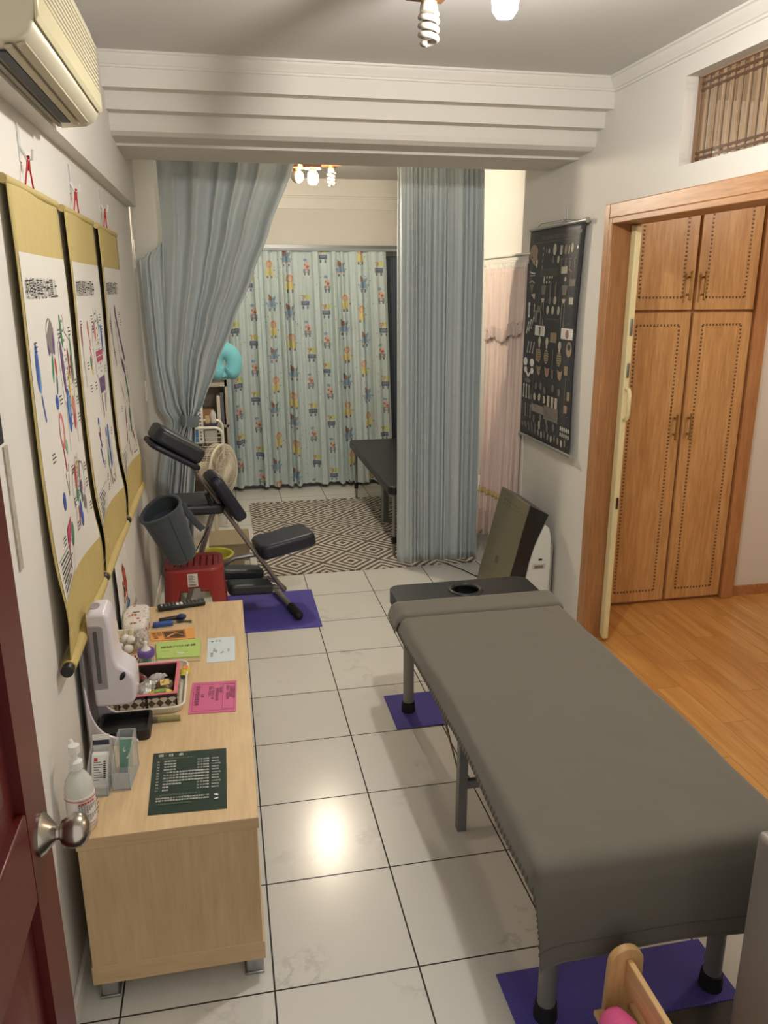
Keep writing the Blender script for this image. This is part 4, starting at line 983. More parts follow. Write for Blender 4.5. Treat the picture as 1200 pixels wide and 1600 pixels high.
for a in (.36, .53, .78): d.poly([(a-.05, .632), (a-.02, .640), (a+.02, .640), (a+.05, .632), (a+.03, .672), (a, .682), (a-.03, .672)], BONET)
d.ell(.53, .652, .02, .012, BONER); d.line([(.64, .64), (.64, .68)], .012, BONE)
for (a, b) in ((.32, .735), (.42, .73), (.50, .745), (.66, .725), (.78, .735), (.30, .79), (.40, .785), (.50, .79)): d.ell(a, b, .026, .018, BONE2 if b < .76 else BONE, rr.uniform(-.4, .4))
for k in range(3): d.rect(.56+.075*k, .61+.075*k, .765, .815, BONE)
d.line([(.90, .66), (.88, .83)], .007, BONE2); d.line([(.26, .60), (.25, .83)], .007, BONE2); d.rect(.93, .98, .72, .76, BONET); d.rect(.88, .94, .785, .82, BONET); d.rect(.20, .24, .785, .81, BONE2)
d.rect(.24, .50, .825, .865, INKG); d.rect(.50, .78, .815, .880, INKG)
for k in range(5): d.line([(.25, .830+.007*k), (.49, .830+.007*k)], .0014, BONE, .5); d.line([(.52, .835+.008*k), (.77, .835+.008*k)], .0014, CHART, .5)
for (a, b, an) in ((.30, .90, 0), (.44, .885, .3), (.56, .885, .3), (.70, .905, .1), (.42, .92, 1.0), (.58, .92, -1.0)): d.ell(a, b, .022, .020, BONE2 if an < .5 else BONE, an)
for k in range(10): d.ell(.34+.065*k, .955+.004*(k % 3), .018, .016, (BONE2, BONET, BONE)[k % 3], .5*k)
for k in range(5): d.ell(.84+.035*k, .895, .010, .011, BONEW); d.ell(.84+.035*k, .922, .009, .010, BONEW)
for q in range(120): d.ell(rr.uniform(.24, .98), rr.uniform(.08, .97), .006, .0022, BONE2, 0, 6)
d.build('bone_drawings', sh)
CHR = M('chart_rod_silver', (178, 178, 174), 0.3, 0.8)
for zz, xx in ((PZ1+0.004, XR-0.024), (PZ0-0.004, ch(0.5, 1).x)):
    r_ = MB().tube([(xx, PY0+0.012, zz), (xx, PY1-0.012, zz)], 0.0095, CHR, 12).build('hanging_rod', t)
    MB().tube([(xx, PY1-0.026, zz), (xx, PY1-0.010, zz)], 0.0135, CHR, 14).build('end_cap', r_)
yc = 2.44
MB().bx(XR-0.004, XR, yc-0.01, yc+0.01, PZ1+0.02, PZ1+0.085, HOOKW).tube([(XR-0.004, yc, PZ1+0.04), (XR-0.02, yc, PZ1+0.022), (XR-0.034, yc, PZ1+0.035)], 0.003, HOOKW, 8).build('adhesive_hook', loc=(XR, yc, PZ1+0.02), label='clear adhesive wall hook above the black bone chart', cat='hook')
MB().tube([(XR-0.022, 2.80, PZ1+0.006), (XR-0.012, 2.76, PZ1+0.03), (XR-0.02, yc, PZ1+0.028), (XR-0.012, 2.25, PZ1+0.012)], 0.0015, INKG, 5).build('hanging_string', t)

# ================================================================ air purifier by the right wall
t = thing('air_purifier', 'tall air purifier with bowed bronze front, black side and white body by the right wall', 'air purifier', (1.62, 2.52, 0))
GOLD = M('bronze_front_panel', (128, 120, 94), 0.28, 0.35, var=0.06, vscale=3, coat=0.3)
PW = M('appliance_white', (226, 224, 214), 0.35, var=0.02, coat=0.2)
front = [(1.455, 0.02), (1.474, 0.12), (1.508, 0.25), (1.530, 0.34), (1.556, 0.45), (1.580, 0.55), (1.604, 0.645)]
back = [(1.722, 0.582), (1.684, 0.50), (1.644, 0.40), (1.616, 0.30), (1.598, 0.20), (1.588, 0.10), (1.585, 0.02)]
Y0, Y1 = 2.300, 2.745
MB().prism(front+back, lambda x, z: (x, Y0, z), lambda x, z: (x, Y1, z), M('black_gloss_side', (26, 26, 27), 0.3, var=0.15, coat=0.2)).build('black_shell', t, bevel=0.006, seg=3, smooth=40)
fp = [(x-0.007, z) for x, z in front]
MB().prism(fp + [(x+0.001, z) for x, z in reversed(front)], lambda x, z: (x, Y0-0.002, z), lambda x, z: (x, Y1+0.002, z), GOLD).build('bronze_panel', t, bevel=0.002, smooth=40)
wb = [(1.590, 0.0), (1.592, 0.10), (1.600, 0.20), (1.616, 0.30), (1.640, 0.40), (1.676, 0.470), (1.704, 0.525), (1.738, 0.495), (1.752, 0.44), (1.756, 0.3), (1.756, 0.0)]
MB().prism(wb, lambda x, z: (x, Y0+0.012, z), lambda x, z: (x, Y1-0.012, z), PW).build('white_body', t, bevel=0.012, seg=4, smooth=40)
MB().bx(1.752, 1.764, Y0+0.012, Y1-0.05, 0.02, 0.40, M('appliance_grey_trim', (150, 144, 132), 0.4)).build('rear_trim', t, bevel=0.004)
MB().bx(1.640, 1.720, Y0+0.009, Y0+0.014, 0.255, 0.285, M('display_rim', (196, 192, 180), 0.4)).build('display_panel', t, bevel=0.002)
MB().bx(1.652, 1.706, Y0+0.007, Y0+0.010, 0.262, 0.278, M('display_window', (120, 112, 96), 0.3)).build('display_window', t)
MB().bx(1.676, 1.698, Y0+0.007, Y0+0.013, 0.308, 0.318, DARK).build('button', t, bevel=0.002)
def fsurf(a, z, h):
    for (x0, z0), (x1, z1) in zip(front, front[1:]):
        if z0 <= z <= z1: x = x0+(x1-x0)*(z-z0)/(z1-z0); break
    return Vector((x-0.0075-h, Y1-a*(Y1-Y0), z))
d = Decal(lambda a, b, h: fsurf(a, b, h), 0.0008)
PL = M('panel_marks', (84, 80, 66), 0.5)
for k in range(6):
    d.rect(0.22+k*0.10, 0.25+k*0.10, 0.590, 0.600, PL); d.rect(0.21+k*0.10, 0.26+k*0.10, 0.572, 0.576, PL)
d.rect(0.44, 0.54, 0.235, 0.275, PL); d.rect(0.47, 0.51, 0.246, 0.262, GOLD)
d.build('panel_symbols', t)
# ================================================================ massage chair
NAVY = M('navy_vinyl', (34, 36, 52), 0.40, var=0.12, bump=0.1, bscale=200)
NAVYT = M('charcoal_navy_vinyl', (40, 44, 50), 0.42, var=0.12)
CHROME = M('worn_chrome_tube', (158, 152, 148), 0.32, 0.75, var=0.08)
CO, CU, CW = Vector((0.245, 2.70, 0.006)), Vector((-0.973, -0.23, 0)), Vector((0.23, -0.973, 0))
def CPt(s, t, z): return CO + CU*s + CW*t + Vector((0, 0, z))
t = thing('massage_chair', 'navy kneeling massage chair with padded headrest on an indigo mat', 'massage chair', CO)
def cframe(s0, z0, s1, z1):
    """rotation: local x across the chair, y along (s0,z0)->(s1,z1), z out of the pad"""
    a = (CU*(s1-s0) + Vector((0, 0, z1-z0))).normalized()
    n = CW.cross(a)
    return Matrix((CW, a, n)).transposed(), n
def pad(name, s0, z0, s1, z1, thick, width, m, t0=0, e=0.22, parent=None, taper=None):
    R, n = cframe(s0, z0, s1, z1)
    L = math.hypot(s1-s0, z1-z0); c = CPt((s0+s1)/2, t0, (z0+z1)/2)
    w = taper or (width, width)
    P0 = rrect(1, 1, 0.16, 4)
    mb = MB()
    def f(p, q, h):
        ww = w[0]+(w[1]-w[0])*(q+0.5)
        return c + R @ Vector((p*ww, q*L, h))
    mb.prism(P0, lambda p, q: f(p, q, -thick/2), lambda p, q: f(p, q, thick/2), m)
    return mb.build(name, parent or t, bevel=min(thick*0.42, 0.022), seg=4, smooth=60)
# frame: main diagonal beam, rear leg and braces
for tt in (-0.028, 0.028):
    MB().tube([CPt(0.02, tt, 0.10), CPt(0.484, tt, 0.855)], 0.0125, CHROME, 10).build('main_beam', t)
MB().tube([CPt(0.40, 0.0, 0.62), CPt(0.48, -0.04, 0.36), CPt(0.56, -0.13, 0.04)], 0.016, CHROME, 10).build('rear_leg', t)
MB().tube([CPt(0.56, -0.36, 0.03), CPt(0.56, -0.08, 0.03)], 0.018, CHROME, 12).build('rear_foot', t)
MB().tube([CPt(0.14, 0, 0.335), CPt(0.30, 0, 0.330), CPt(0.36, -0.02, 0.29), CPt(0.50, -0.10, 0.17)], 0.015, CHROME, 10).build('brace', t)
MB().tube([CPt(0.05, 0.03, 0.12), CPt(0.18, 0.06, 0.16)], 0.012, CHROME, 10).build('knee_strut', t)
MB().tube([CPt(0.05, -0.03, 0.14), CPt(0.18, -0.06, 0.19)], 0.012, CHROME, 10).build('knee_strut', t)
ft = MB().tube([CPt(0.01, -0.20, 0.030), CPt(0.01, 0.16, 0.030)], 0.017, CHROME, 14).build('front_foot', t)
MB().tube([CPt(0.01, 0.13, 0.030), CPt(0.01, 0.275, 0.030)], 0.024, RUBBER, 16).ball(CPt(0.01, 0.275, 0.030), 0.024, RUBBER, n=8).build('rubber_cap', ft)
MB().ball(CPt(0.01, -0.20, 0.030), 0.021, RUBBER, n=8).build('rubber_cap', ft)
MB().tube([CPt(0.02, -0.035, 0.105), CPt(0.02, 0.035, 0.105)], 0.018, STEEL, 10).build('pivot_bolt', t)
# cushions
pad('seat_cushion', 0.165, 0.365, -0.165, 0.415, 0.085, 0.25, NAVY)
pad('chest_cushion', 0.255, 0.575, 0.405, 0.835, 0.068, 0.24, NAVY)
pad('chest_board', 0.288, 0.585, 0.425, 0.815, 0.016, 0.20, NAVYT)
hb = MB().tube([CPt(0.47, 0, 0.83), CPt(0.50, 0.0, 0.90), CPt(0.56, 0, 0.95)], 0.016, CHROME, 10).build('headrest_bracket', t)
MB().ball(CPt(0.485, 0.03, 0.865), 0.014, STEEL, n=6, seg=10).build('bracket_bolt', hb)
pad('headrest_cushion', 0.455, 0.945, 0.690, 1.100, 0.085, 0.25, NAVYT)
pad('headrest_base', 0.475, 0.890, 0.725, 1.048, 0.030, 0.27, NAVY)
pad('arm_cushion', 0.335, 0.640, 0.630, 0.660, 0.060, 0.32, NAVYT, t0=-0.10)
MB().tube([CPt(0.42, 0.05, 0.67), CPt(0.44, 0.05, 0.74)], 0.012, DARK, 8).build('adjust_knob', t)
pad('knee_cushion', 0.115, 0.165, 0.37, 0.195, 0.062, 0.13, NAVYT, t0=0.10)
pad('knee_cushion', 0.115, 0.185, 0.37, 0.225, 0.062, 0.13, NAVYT, t0=-0.09)
MB().tube([CPt(0.44, 0.05, 0.55), CPt(0.52, 0.05, 0.42), CPt(0.55, 0.05, 0.36)], 0.003, DARK, 6).build('strap', t)

# ================================================================ red stool
REDP = M('red_plastic', (150, 44, 42), 0.38, var=0.06, coat=0.15)
t = thing('stool', 'red plastic stool with slotted top beside the massage chair', 'stool', (-0.256, 2.385, 0))
SX, SY, SZ, hw0, hw1, hd0, hd1 = -0.256, 2.385, 0.42, 0.148, 0.172, 0.130, 0.155
m = MB()
# slotted seat: bars between slots inside a rim
for k in range(8):
    x = SX-0.115+k*0.0329
    m.bx(x-0.0115, x+0.0115, SY-0.085, SY+0.085, SZ-0.012, SZ-0.002, REDP)
out = rrect(2*hw0, 2*hd0, 0.06, 6); inn = rrect(0.258, 0.172, 0.03, 6)
n_ = len(out); P = [(SX+a, SY+b, SZ) for a, b in out]+[(SX+a, SY+b, SZ) for a, b in inn]+[(SX+a, SY+b, SZ-0.014) for a, b in inn]
m.faces(P, [(i, (i+1) % n_, n_+(i+1) % n_, n_+i) for i in range(n_)]+[(n_+i, n_+(i+1) % n_, 2*n_+(i+1) % n_, 2*n_+i) for i in range(n_)], REDP)
m.build('slotted_seat', t, smooth=40)
# side skirt with arched openings between four corner legs
m = MB()
def skirt(a, z, inset=0.0):
    """a 0..4 round the stool, one unit per side"""
    k = (SZ-z)/SZ; w = hw0+(hw1-hw0)*k-inset; dpt = hd0+(hd1-hd0)*k-inset; r = 0.06
    pts = rrect(2*w, 2*dpt, r, 8); L = [0]
    for p, q in zip(pts, pts[1:]+pts[:1]): L.append(L[-1]+math.dist(p, q))
    d_ = (a/4 % 1)*L[-1]
    for i in range(len(pts)):
        if L[i] <= d_ <= L[i+1]:
            f = (d_-L[i])/(L[i+1]-L[i]+1e-9); p, q = pts[i], pts[(i+1) % len(pts)]
            return Vector((SX+p[0]+(q[0]-p[0])*f, SY+p[1]+(q[1]-p[1])*f, z))
NA = 160; NZ = 20
cent = []
for i in range(NA):
    p = skirt(i*4/NA, 0.2); cent.append((abs(p.x-SX) < 0.085 and abs(p.y-SY) > 0.09, abs(p.y-SY) < 0.07 and abs(p.x-SX) > 0.09, p.x-SX, p.y-SY))
for i in range(NA):
    fx, fy, dx, dy = cent[i]
    for j in range(NZ):
        z1, z0 = SZ*(1-j/NZ), SZ*(1-(j+1)/NZ); zm = (z0+z1)/2
        ox = abs(dx)/0.085 if fx else abs(dy)/0.07
        arch = 0.305 - 0.03*max(0, ox)**4
        if (fx or fy) and zm < arch: continue
        a0, a1 = i*4/NA, (i+1)*4/NA
        m.poly([skirt(a0, z1), skirt(a1, z1), skirt(a1, z0), skirt(a0, z0)], REDP)
m.build('leg_skirt', t, solid=0.004, smooth=60)
LBL = M('white_label', (222, 218, 210), 0.6, var=0.02)
lb = MB().poly([skirt(0, 0) and Vector((SX+a, skirt(2.98, z).y*0+SY-(hd0+(hd1-hd0)*(SZ-z)/SZ)-0.0035, z)) for a, z in ((-0.032, 0.395), (0.020, 0.395), (0.020, 0.325), (-0.032, 0.325))], LBL).build('paper_label', t, fix=False)
d = Decal(lambda a, b, h: Vector((SX-0.032+a*0.052, SY-(hd0+(hd1-hd0)*(SZ-(0.395-0.07*b))/SZ)-0.0035-h, 0.395-0.07*b)), 0.0005)
for k in range(8): d.rect(0.1, 0.5+0.35*((k*7) % 5)/5, 0.08+k*0.08, 0.12+k*0.08, INKG)
for k in range(12): d.rect(0.12+k*0.06, 0.15+k*0.06, 0.78, 0.94, INK)
d.build('label_print', lb)

# grey blue soft bag leaning on the wall above the stool
BAG = M('slate_felt', (66, 74, 80), 0.85, var=0.08, vscale=20, bump=0.2, bscale=150, sheen=0.2)
BAGIN = M('slate_felt_dark', (48, 54, 60), 0.9, var=0.1)
t = thing('bolster_bag', 'slate grey cloth bag with an open round mouth resting on the red stool', 'bag', (-0.29, 2.35, 0.42))
b0, b1 = Vector((-0.296, 2.268, 0.462)), Vector((-0.392, 2.20, 0.765))
ax = (b1-b0).normalized(); R = frame((1, 0, 0.4), ax); Lb = (b1-b0).length
m = MB()
def bag(u, v):
    a = 2*PI*u; r = 0.066+0.042*v**0.9
    if v < 0.10: r *= math.sqrt(max(0.0, 1-((0.10-v)/0.10)**2))*0.98+0.02
    e = 0.80
    p = Vector((r*math.cos(a), e*r*math.sin(a), v*Lb+0.02*math.sin(a+0.6)*v**3))
    return b0 + R @ (p*(1+0.02*math.sin(2*a+5*v)))
m.grid(bag, 48, 30, BAG).build('cloth_body', t, solid=0.005, smooth=180, fix=False)
m = MB().tube([bag(k/48, 0.985)+ax*0.002 for k in range(48)], 0.0085, BAG, 8, closed=True)
m.build('rolled_rim', t)
MB().grid(lambda u, v: bag(u, 0.80+0.19*v)*1.0 + (b0+ax*Lb*(0.8+.19*v)-bag(u, 0.80+0.19*v))*0.05, 48, 3, BAGIN).build('lining', t, smooth=180, fix=False)
MB().tube([bag(0.80, v)+R @ Vector((0, -0.003, 0)) for v in [0.08+0.9*i/14 for i in range(15)]], 0.0016, BAGIN, 6).build('seam', t)
e0 = bag(0.02, 0.93)
MB().grid(lambda u, v: e0 + Vector((0.10*v, 0.01-0.02*v, -0.135*v-0.01*math.sin(3*v))) + Vector((0.028*(u-0.5), 0, 0.020*(u-0.5))), 3, 12, BAG).build('strap_tail', t, solid=0.004, smooth=180, fix=False)

# yellow basin, tan box
YEL = M('yellow_plastic', (196, 190, 74), 0.45, var=0.05)
t = thing('basin', 'yellow plastic basin on the floor behind the red stool', 'basin', (-0.170, 3.09, 0))
MB().lathe([(0.09, 0.0), (0.095, 0.002), (0.112, 0.20), (0.124, 0.21), (0.124, 0.216), (0.112, 0.216), (0.104, 0.20), (0.088, 0.01), (0, 0.01)], YEL, (-0.170, 3.09, 0), seg=40).build('bowl', t, smooth=50)
MB().lathe([(0.123, 0.207), (0.128, 0.213), (0.123, 0.219), (0.118, 0.213)], YEL, (-0.170, 3.09, 0), seg=40, closed=True).build('rolled_rim', t)
TAN = M('tan_cardboard', (150, 136, 108), 0.8, var=0.06, bump=0.1, bscale=40)
t = thing('storage_box', 'tan cardboard box on the tiles behind the massage chair frame', 'box', (-0.06, 3.52, 0))
MB().bx(-0.20, 0.062, 3.37, 3.70, 0, 0.168, TAN).build('carton', t, bevel=0.003)
MB().bx(-0.204, 0.066, 3.366, 3.704, 0.168, 0.182, TAN).build('lid', t, bevel=0.003)
MB().bx(0.022, 0.058, 3.3675, 3.3695, 0.015, 0.060, LBL).build('sticker', t)

# ================================================================ fan
FANW = M('fan_ivory', (224, 214, 194), 0.4, var=0.03)
FANG = M('fan_grille_ivory', (214, 204, 184), 0.45, var=0.03)
FANB = M('fan_blade', (198, 190, 172), 0.35, alpha=0.85)
FC = Vector((-0.075, 3.95, 0.557)); FN = Vector((0.86, -0.50, 0.03)).normalized()
t = thing('pedestal_fan', 'ivory pedestal fan turned to the right behind the massage chair', 'fan', (-0.16, 4.0, 0))
MB().lathe([(0.175, 0.0), (0.175, 0.012), (0.16, 0.022), (0.09, 0.035), (0.04, 0.06), (0.026, 0.09), (0, 0.09)], FANW, (-0.16, 4.0, 0), seg=40).build('base', t, smooth=40)
MB().tube([(-0.16, 4.0, 0.08), (-0.16, 4.0, 0.45)], 0.014, FANW, 14).build('pole', t)
R = frame((0, 0, 1), FN)
def FP(r, a, d): return FC + R @ Vector((r*math.cos(a), r*math.sin(a), d))
g = MB()
for k in range(72):
    a = 2*PI*k/72
    g.tube([FP(0.035, a, 0.022), FP(0.10, a+0.10, 0.020), FP(0.16, a+0.16, 0.006), FP(0.183, a+0.18, -0.012)], 0.0014, FANG, 4, caps=False)
for r, dd in ((0.05, 0.022), (0.10, 0.020), (0.145, 0.012)): g.tube([FP(r, 2*PI*k/40, dd) for k in range(40)], 0.0016, FANG, 5, closed=True)
g.lathe([(0.0, 0.026), (0.034, 0.024), (0.036, 0.018)], FANW, FC, R, 24)
g.build('front_guard', t)
g = MB()
for k in range(64):
    a = 2*PI*k/64
    g.tube([FP(0.186, a, -0.016), FP(0.188, a, -0.085), FP(0.16, a, -0.100), FP(0.05, a, -0.108)], 0.0022, FANG, 4, caps=False)
g.tube([FP(0.188, 2*PI*k/48, -0.050) for k in range(48)], 0.002, FANG, 5, closed=True)
g.build('rear_guard', t)
MB().lathe([(0.180, -0.018), (0.192, -0.018), (0.192, -0.004), (0.180, -0.004)], FANW, FC, R, 48, closed=True).build('rim_band', t)
bl = MB()
for k in range(3):
    a0 = 2*PI*k/3
    bl.grid(lambda u, v: FP(0.03+0.135*u, a0+(v-0.5)*1.35*(0.6+0.4*math.sin(PI*min(1, u+0.15))), -0.045+0.030*(v-0.5)), 10, 8, FANB)
bl.build('blades', t, solid=0.002, smooth=180, fix=False)
MB().lathe([(0.0, -0.24), (0.035, -0.238), (0.055, -0.215), (0.058, -0.14), (0.052, -0.112), (0, -0.108)], FANW, FC, R, 28).build('motor_housing', t, smooth=50)
MB().tube([Vector((-0.16, 4.0, 0.44)), FP(0, 0, -0.165)], 0.02, FANW, 12).build('tilt_joint', t)
MB().lathe([(0.028, 0.235), (0.034, 0.25), (0.034, 0.30), (0.028, 0.315), (0, 0.315)], FANW, (-0.16, 4.0, 0), seg=24).build('control_collar', t)

# ================================================================ trolley, shelf and their load
TUBW = M('white_enamel_tube', (216, 214, 202), 0.3, var=0.02, coat=0.3)
t = thing('trolley', 'white tube trolley with wire baskets behind the tied blue curtain', 'trolley', (-0.27, 4.55, 0))
for y in (4.36, 4.74):
    P = [(-0.46, y, 0.03), (-0.46, y, 0.74)]
    for k in range(7):
        a = PI-k*PI/12; P.append((-0.40+0.06*math.cos(a), y, 0.74+0.06*math.sin(a)))
    for k in range(7):
        a = PI/2-k*PI/12; P.append((-0.140+0.06*math.cos(a), y, 0.74+0.06*math.sin(a)))
    P += [(-0.08, y, 0.74), (-0.08, y, 0.03)]
    MB().tube(P, 0.0115, TUBW, 10).build('end_frame', t)
for z in (0.14, 0.40, 0.655):
    b = MB()
    for zz in (z, z+0.035, z+0.07):
        b.tube([(-0.45, 4.37, zz), (-0.09, 4.37, zz), (-0.09, 4.73, zz), (-0.45, 4.73, zz)], 0.003, TUBW, 6, closed=True)
    for k in range(11): b.tube([(-0.45+0.036*k, 4.37, z), (-0.45+0.036*k, 4.73, z)], 0.002, TUBW, 5)
    b.build('wire_basket', t)
BOXW = M('box_white', (220, 220, 216), 0.6); BOXB = M('box_blue', (74, 118, 168), 0.5); NAVYB = M('navy_box', (46, 48, 66), 0.5)
t = thing('tall_box', 'tall white carton with a blue stripe standing in the trolley basket', 'box', (-0.25, 4.52, 0.66))
MB().bx(-0.315, -0.222, 4.47, 4.58, 0.66, 0.95, BOXW).build('carton', t, bevel=0.002)
MB().bx(-0.292, -0.262, 4.4685, 4.4695, 0.67, 0.93, BOXB).build('blue_stripe', t)
d = Decal(lambda a, b, h: Vector((-0.252+a*0.02, 4.469-h, 0.93-b*0.26)))
for k in range(9): d.rect(0.1, 0.8, 0.03+k*0.105, 0.09+k*0.105, INKG)
d.build('side_lettering', t)
t = thing('storage_tin', 'grey fronted box with a navy lid in the trolley basket', 'box', (-0.17, 4.52, 0.66))
MB().bx(-0.214, -0.122, 4.46, 4.58, 0.66, 0.765, M('box_grey', (176, 172, 166), 0.5)).build('box_body', t, bevel=0.003)
MB().bx(-0.217, -0.119, 4.457, 4.583, 0.765, 0.815, NAVYB).build('lid', t, bevel=0.004)
CLEAR = M('clear_plastic', (235, 238, 236), 0.1, var=0, alpha=0.35)
CAPW = M('cap_white', (226, 224, 218), 0.4)
MB().lathe([(0.022, 0), (0.024, 0.01), (0.024, 0.07), (0.014, 0.088), (0.014, 0.095), (0, 0.095)], M('frosted_bottle', (206, 204, 196), 0.3, alpha=0.75), (-0.145, 4.50, 0.816), seg=20).build('small_bottle', loc=(-0.145, 4.50, 0.816), label='small clear bottle on the navy lidded box in the trolley', cat='bottle')
MB().bx(-0.205, -0.172, 4.47, 4.54, 0.816, 0.868, M('tan_carton', (186, 158, 116), 0.6)).build('small_carton', loc=(-0.19, 4.5, 0.816), bevel=0.002, label='small tan carton beside the clear bottle on the trolley', cat='box')
RAT = weave_material('brown_rattan', (118, 92, 72))
t = thing('rattan_basket', 'brown rattan basket on the trolley shelf below the cartons', 'basket', (-0.25, 4.55, 0.405))
MB().prism(rrect(0.30, 0.30, 0.04, 4), lambda a, b: (-0.265+a*0.92, 4.55+b*0.92, 0.405), lambda a, b: (-0.265+a, 4.55+b, 0.54), RAT).build('woven_body', t, bevel=0.004)
MB().tube([(-0.265+a*1.02, 4.55+b*1.02, 0.54) for a, b in rrect(0.30, 0.30, 0.04, 4)], 0.008, RAT, 6, closed=True).build('rim', t)
MB().grid(lambda u, v: Vector((-0.40+0.27*u, 4.42+0.25*v, 0.566+0.02*math.sin(PI*u)*math.sin(2*PI*v+1))), 12, 10, M('folded_paper', (196, 190, 178), 0.7)).build('folded_cloth', loc=(-0.265, 4.55, 0.55), solid=0.012, smooth=180, fix=False, label='pale folded cloth lying on the rattan basket', cat='cloth')
SHG = M('grey_beige_board', (164, 156, 142), 0.55, var=0.05)
t = thing('shelf_unit', 'grey beige open shelf unit behind the trolley under the aqua pillow', 'shelf', (-0.21, 5.0, 0))
for x in (-0.43, -0.045): MB().bx(x, x+0.02, 4.84, 5.16, 0, 1.075, SHG).build('side_board', t)
for z in (0.05, 0.38, 0.72, 1.055): MB().bx(-0.43, -0.025, 4.84, 5.16, z, z+0.02, SHG).build('shelf_board', t)
MB().bx(-0.43, -0.025, 5.15, 5.165, 0, 1.075, SHG).build('back_board', t)
for k, (x, h, c) in enumerate(((-0.115, 0.235, (198, 194, 184)), (-0.085, 0.26, (90, 92, 98)), (-0.30, 0.12, (140, 104, 76)))):
    w_ = 0.028 if k < 2 else 0.16
    MB().bx(x, x+w_, 4.87, 5.08, 0.741, 0.741+h, M('stored_%d' % k, c, 0.6)).build(('folder', 'folder', 'carton')[k], loc=(x, 4.97, 0.741), bevel=0.002, label=('pale folder upright on the grey shelf unit', 'dark grey folder at the shelf unit edge', 'brown carton lying on the grey shelf unit')[k], cat=('folder', 'folder', 'box')[k])
AQUA = M('aqua_plush', (112, 190, 204), 0.85, var=0.05, sheen=0.4, bump=0.15, bscale=80)
t = thing('neck_pillow', 'aqua blue U shaped neck pillow on top of the shelf unit', 'pillow', (-0.03, 4.98, 1.077))
P, r_ = [], []
for k in range(29):
    a = math.radians(-76 + 332*k/28); P.append((-0.035+0.078*math.cos(a), 4.97, 1.232+0.100*math.sin(a)))
    q = min(k, 28-k)/28; r_.append(0.070*(min(1, 0.35+q*9)**0.5))
m = MB().tube(P, r_, AQUA, 18)
m.ball(P[0], 0.036, AQUA, n=8).ball(P[-1], 0.036, AQUA, n=8)
m.build('plush_ring', t, smooth=180)

# thin black cord on the floor
MB().tube([(1.380, 3.178, 0.004), (1.398, 3.150, 0.004), (1.445, 3.061, 0.004), (1.50, 2.92, 0.004), (1.58, 2.80, 0.004)], 0.0035, DARK, 6).build('power_cord', loc=(1.42, 3.1, 0), label='thin black power cord on the tiles below the straight blue curtain', cat='cord')

# ================================================================ on the low cabinet
Z = CZ + 0.0004
LIL = M('lilac_white_plastic', (214, 208, 214), 0.3, var=0.02, coat=0.25)
LILD = M('mauve_grey_panel', (150, 142, 146), 0.35, var=0.04)
t = thing('soap_dispenser', 'tall lilac white automatic hand sanitiser dispenser on its stand by the wall', 'dispenser', (-0.45, 0.55, Z))
body = [(-0.474, 0.645), (-0.474, 0.935), (-0.467, 0.944), (-0.428, 0.944), (-0.414, 0.934), (-0.408, 0.90), (-0.406, 0.84), (-0.405, 0.800), (-0.398, 0.776), (-0.380, 0.760), (-0.362, 0.745), (-0.356, 0.725), (-0.357, 0.670), (-0.364, 0.652), (-0.380, 0.645)]
MB().prism(body, lambda x, z: (x+0.008, 0.478, z-0.008), lambda x, z: (x+0.008, 0.592, z-0.008), LIL).build('dispenser_body', t, bevel=0.016, seg=5, smooth=50)
MB().prism([(-0.470, 0.705), (-0.470, 0.905), (-0.436, 0.905), (-0.430, 0.897), (-0.432, 0.705)], lambda x, z: (x+0.008, 0.4755, z-0.008), lambda x, z: (x+0.008, 0.480, z-0.008), LILD).build('level_panel', t, bevel=0.002)
MB().prism([(-0.445+a, 0.799+b) for a, b in rrect(0.011, 0.165, 0.005, 4)], lambda x, z: (x, 0.4745, z), lambda x, z: (x, 0.477, z), M('slot_grey', (84, 82, 84), 0.3)).build('level_window', t)
MB().ball((-0.381, 0.477, 0.734), (0.007, 0.003, 0.015), M('sensor_black', (22, 20, 22), 0.15), R=roty(0.5), n=8).build('drop_sensor', t)
MB().prism([(-0.447+0.014*math.cos(a), 0.534+0.024*math.sin(a)) for a in [k*PI/8 for k in range(16)]], lambda x, y: (x, y, 0.935), lambda x, y: (x, y, 0.9375), LILD).build('lock_plate', t)
MB().bx(-0.494, -0.482, 0.464, 0.606, Z, 0.84, M('stand_back_grey', (120, 116, 118), 0.4)).build('back_plate', t, bevel=0.003)
fin = [(-0.489, 0.72)]
for k in range(13):
    a = k/12; fin.append((-0.484+0.118*a**1.9, 0.70-0.162*(1-(1-a)**2.4)))
fin += [(-0.358, 0.532), (-0.352, 0.525), (-0.354, Z+0.0005), (-0.489, Z+0.0005)]
for y in (0.460, 0.600): MB().prism(fin, lambda x, z: (x, y, z), lambda x, z: (x, y+0.009, z), LIL).build('side_fin', t, bevel=0.002, smooth=50)
t = thing('drip_tray', 'black plastic drip tray between the lilac dispenser fins', 'tray', (-0.39, 0.55, Z))
MB().prism(rrect(0.150, 0.122, 0.015, 4), lambda a, b: (-0.395+a, 0.534+b, Z), lambda a, b: (-0.395+a, 0.534+b, Z+0.012), DARK).build('tray_base', t, bevel=0.003)
m = MB(); o1, o2 = rrect(0.150, 0.122, 0.015, 4), rrect(0.134, 0.106, 0.010, 4); n_ = len(o1)
m.faces([(-0.395+a, 0.534+b, Z+0.012) for a, b in o1]+[(-0.395+a, 0.534+b, Z+0.034) for a, b in o1]+[(-0.395+a, 0.534+b, Z+0.034) for a, b in o2]+[(-0.395+a, 0.534+b, Z+0.012) for a, b in o2],
        [(k*n_+i, k*n_+(i+1) % n_, ((k+1) % 4)*n_+(i+1) % n_, ((k+1) % 4)*n_+i) for k in range(3) for i in range(n_)], DARK).build('tray_rim', t)

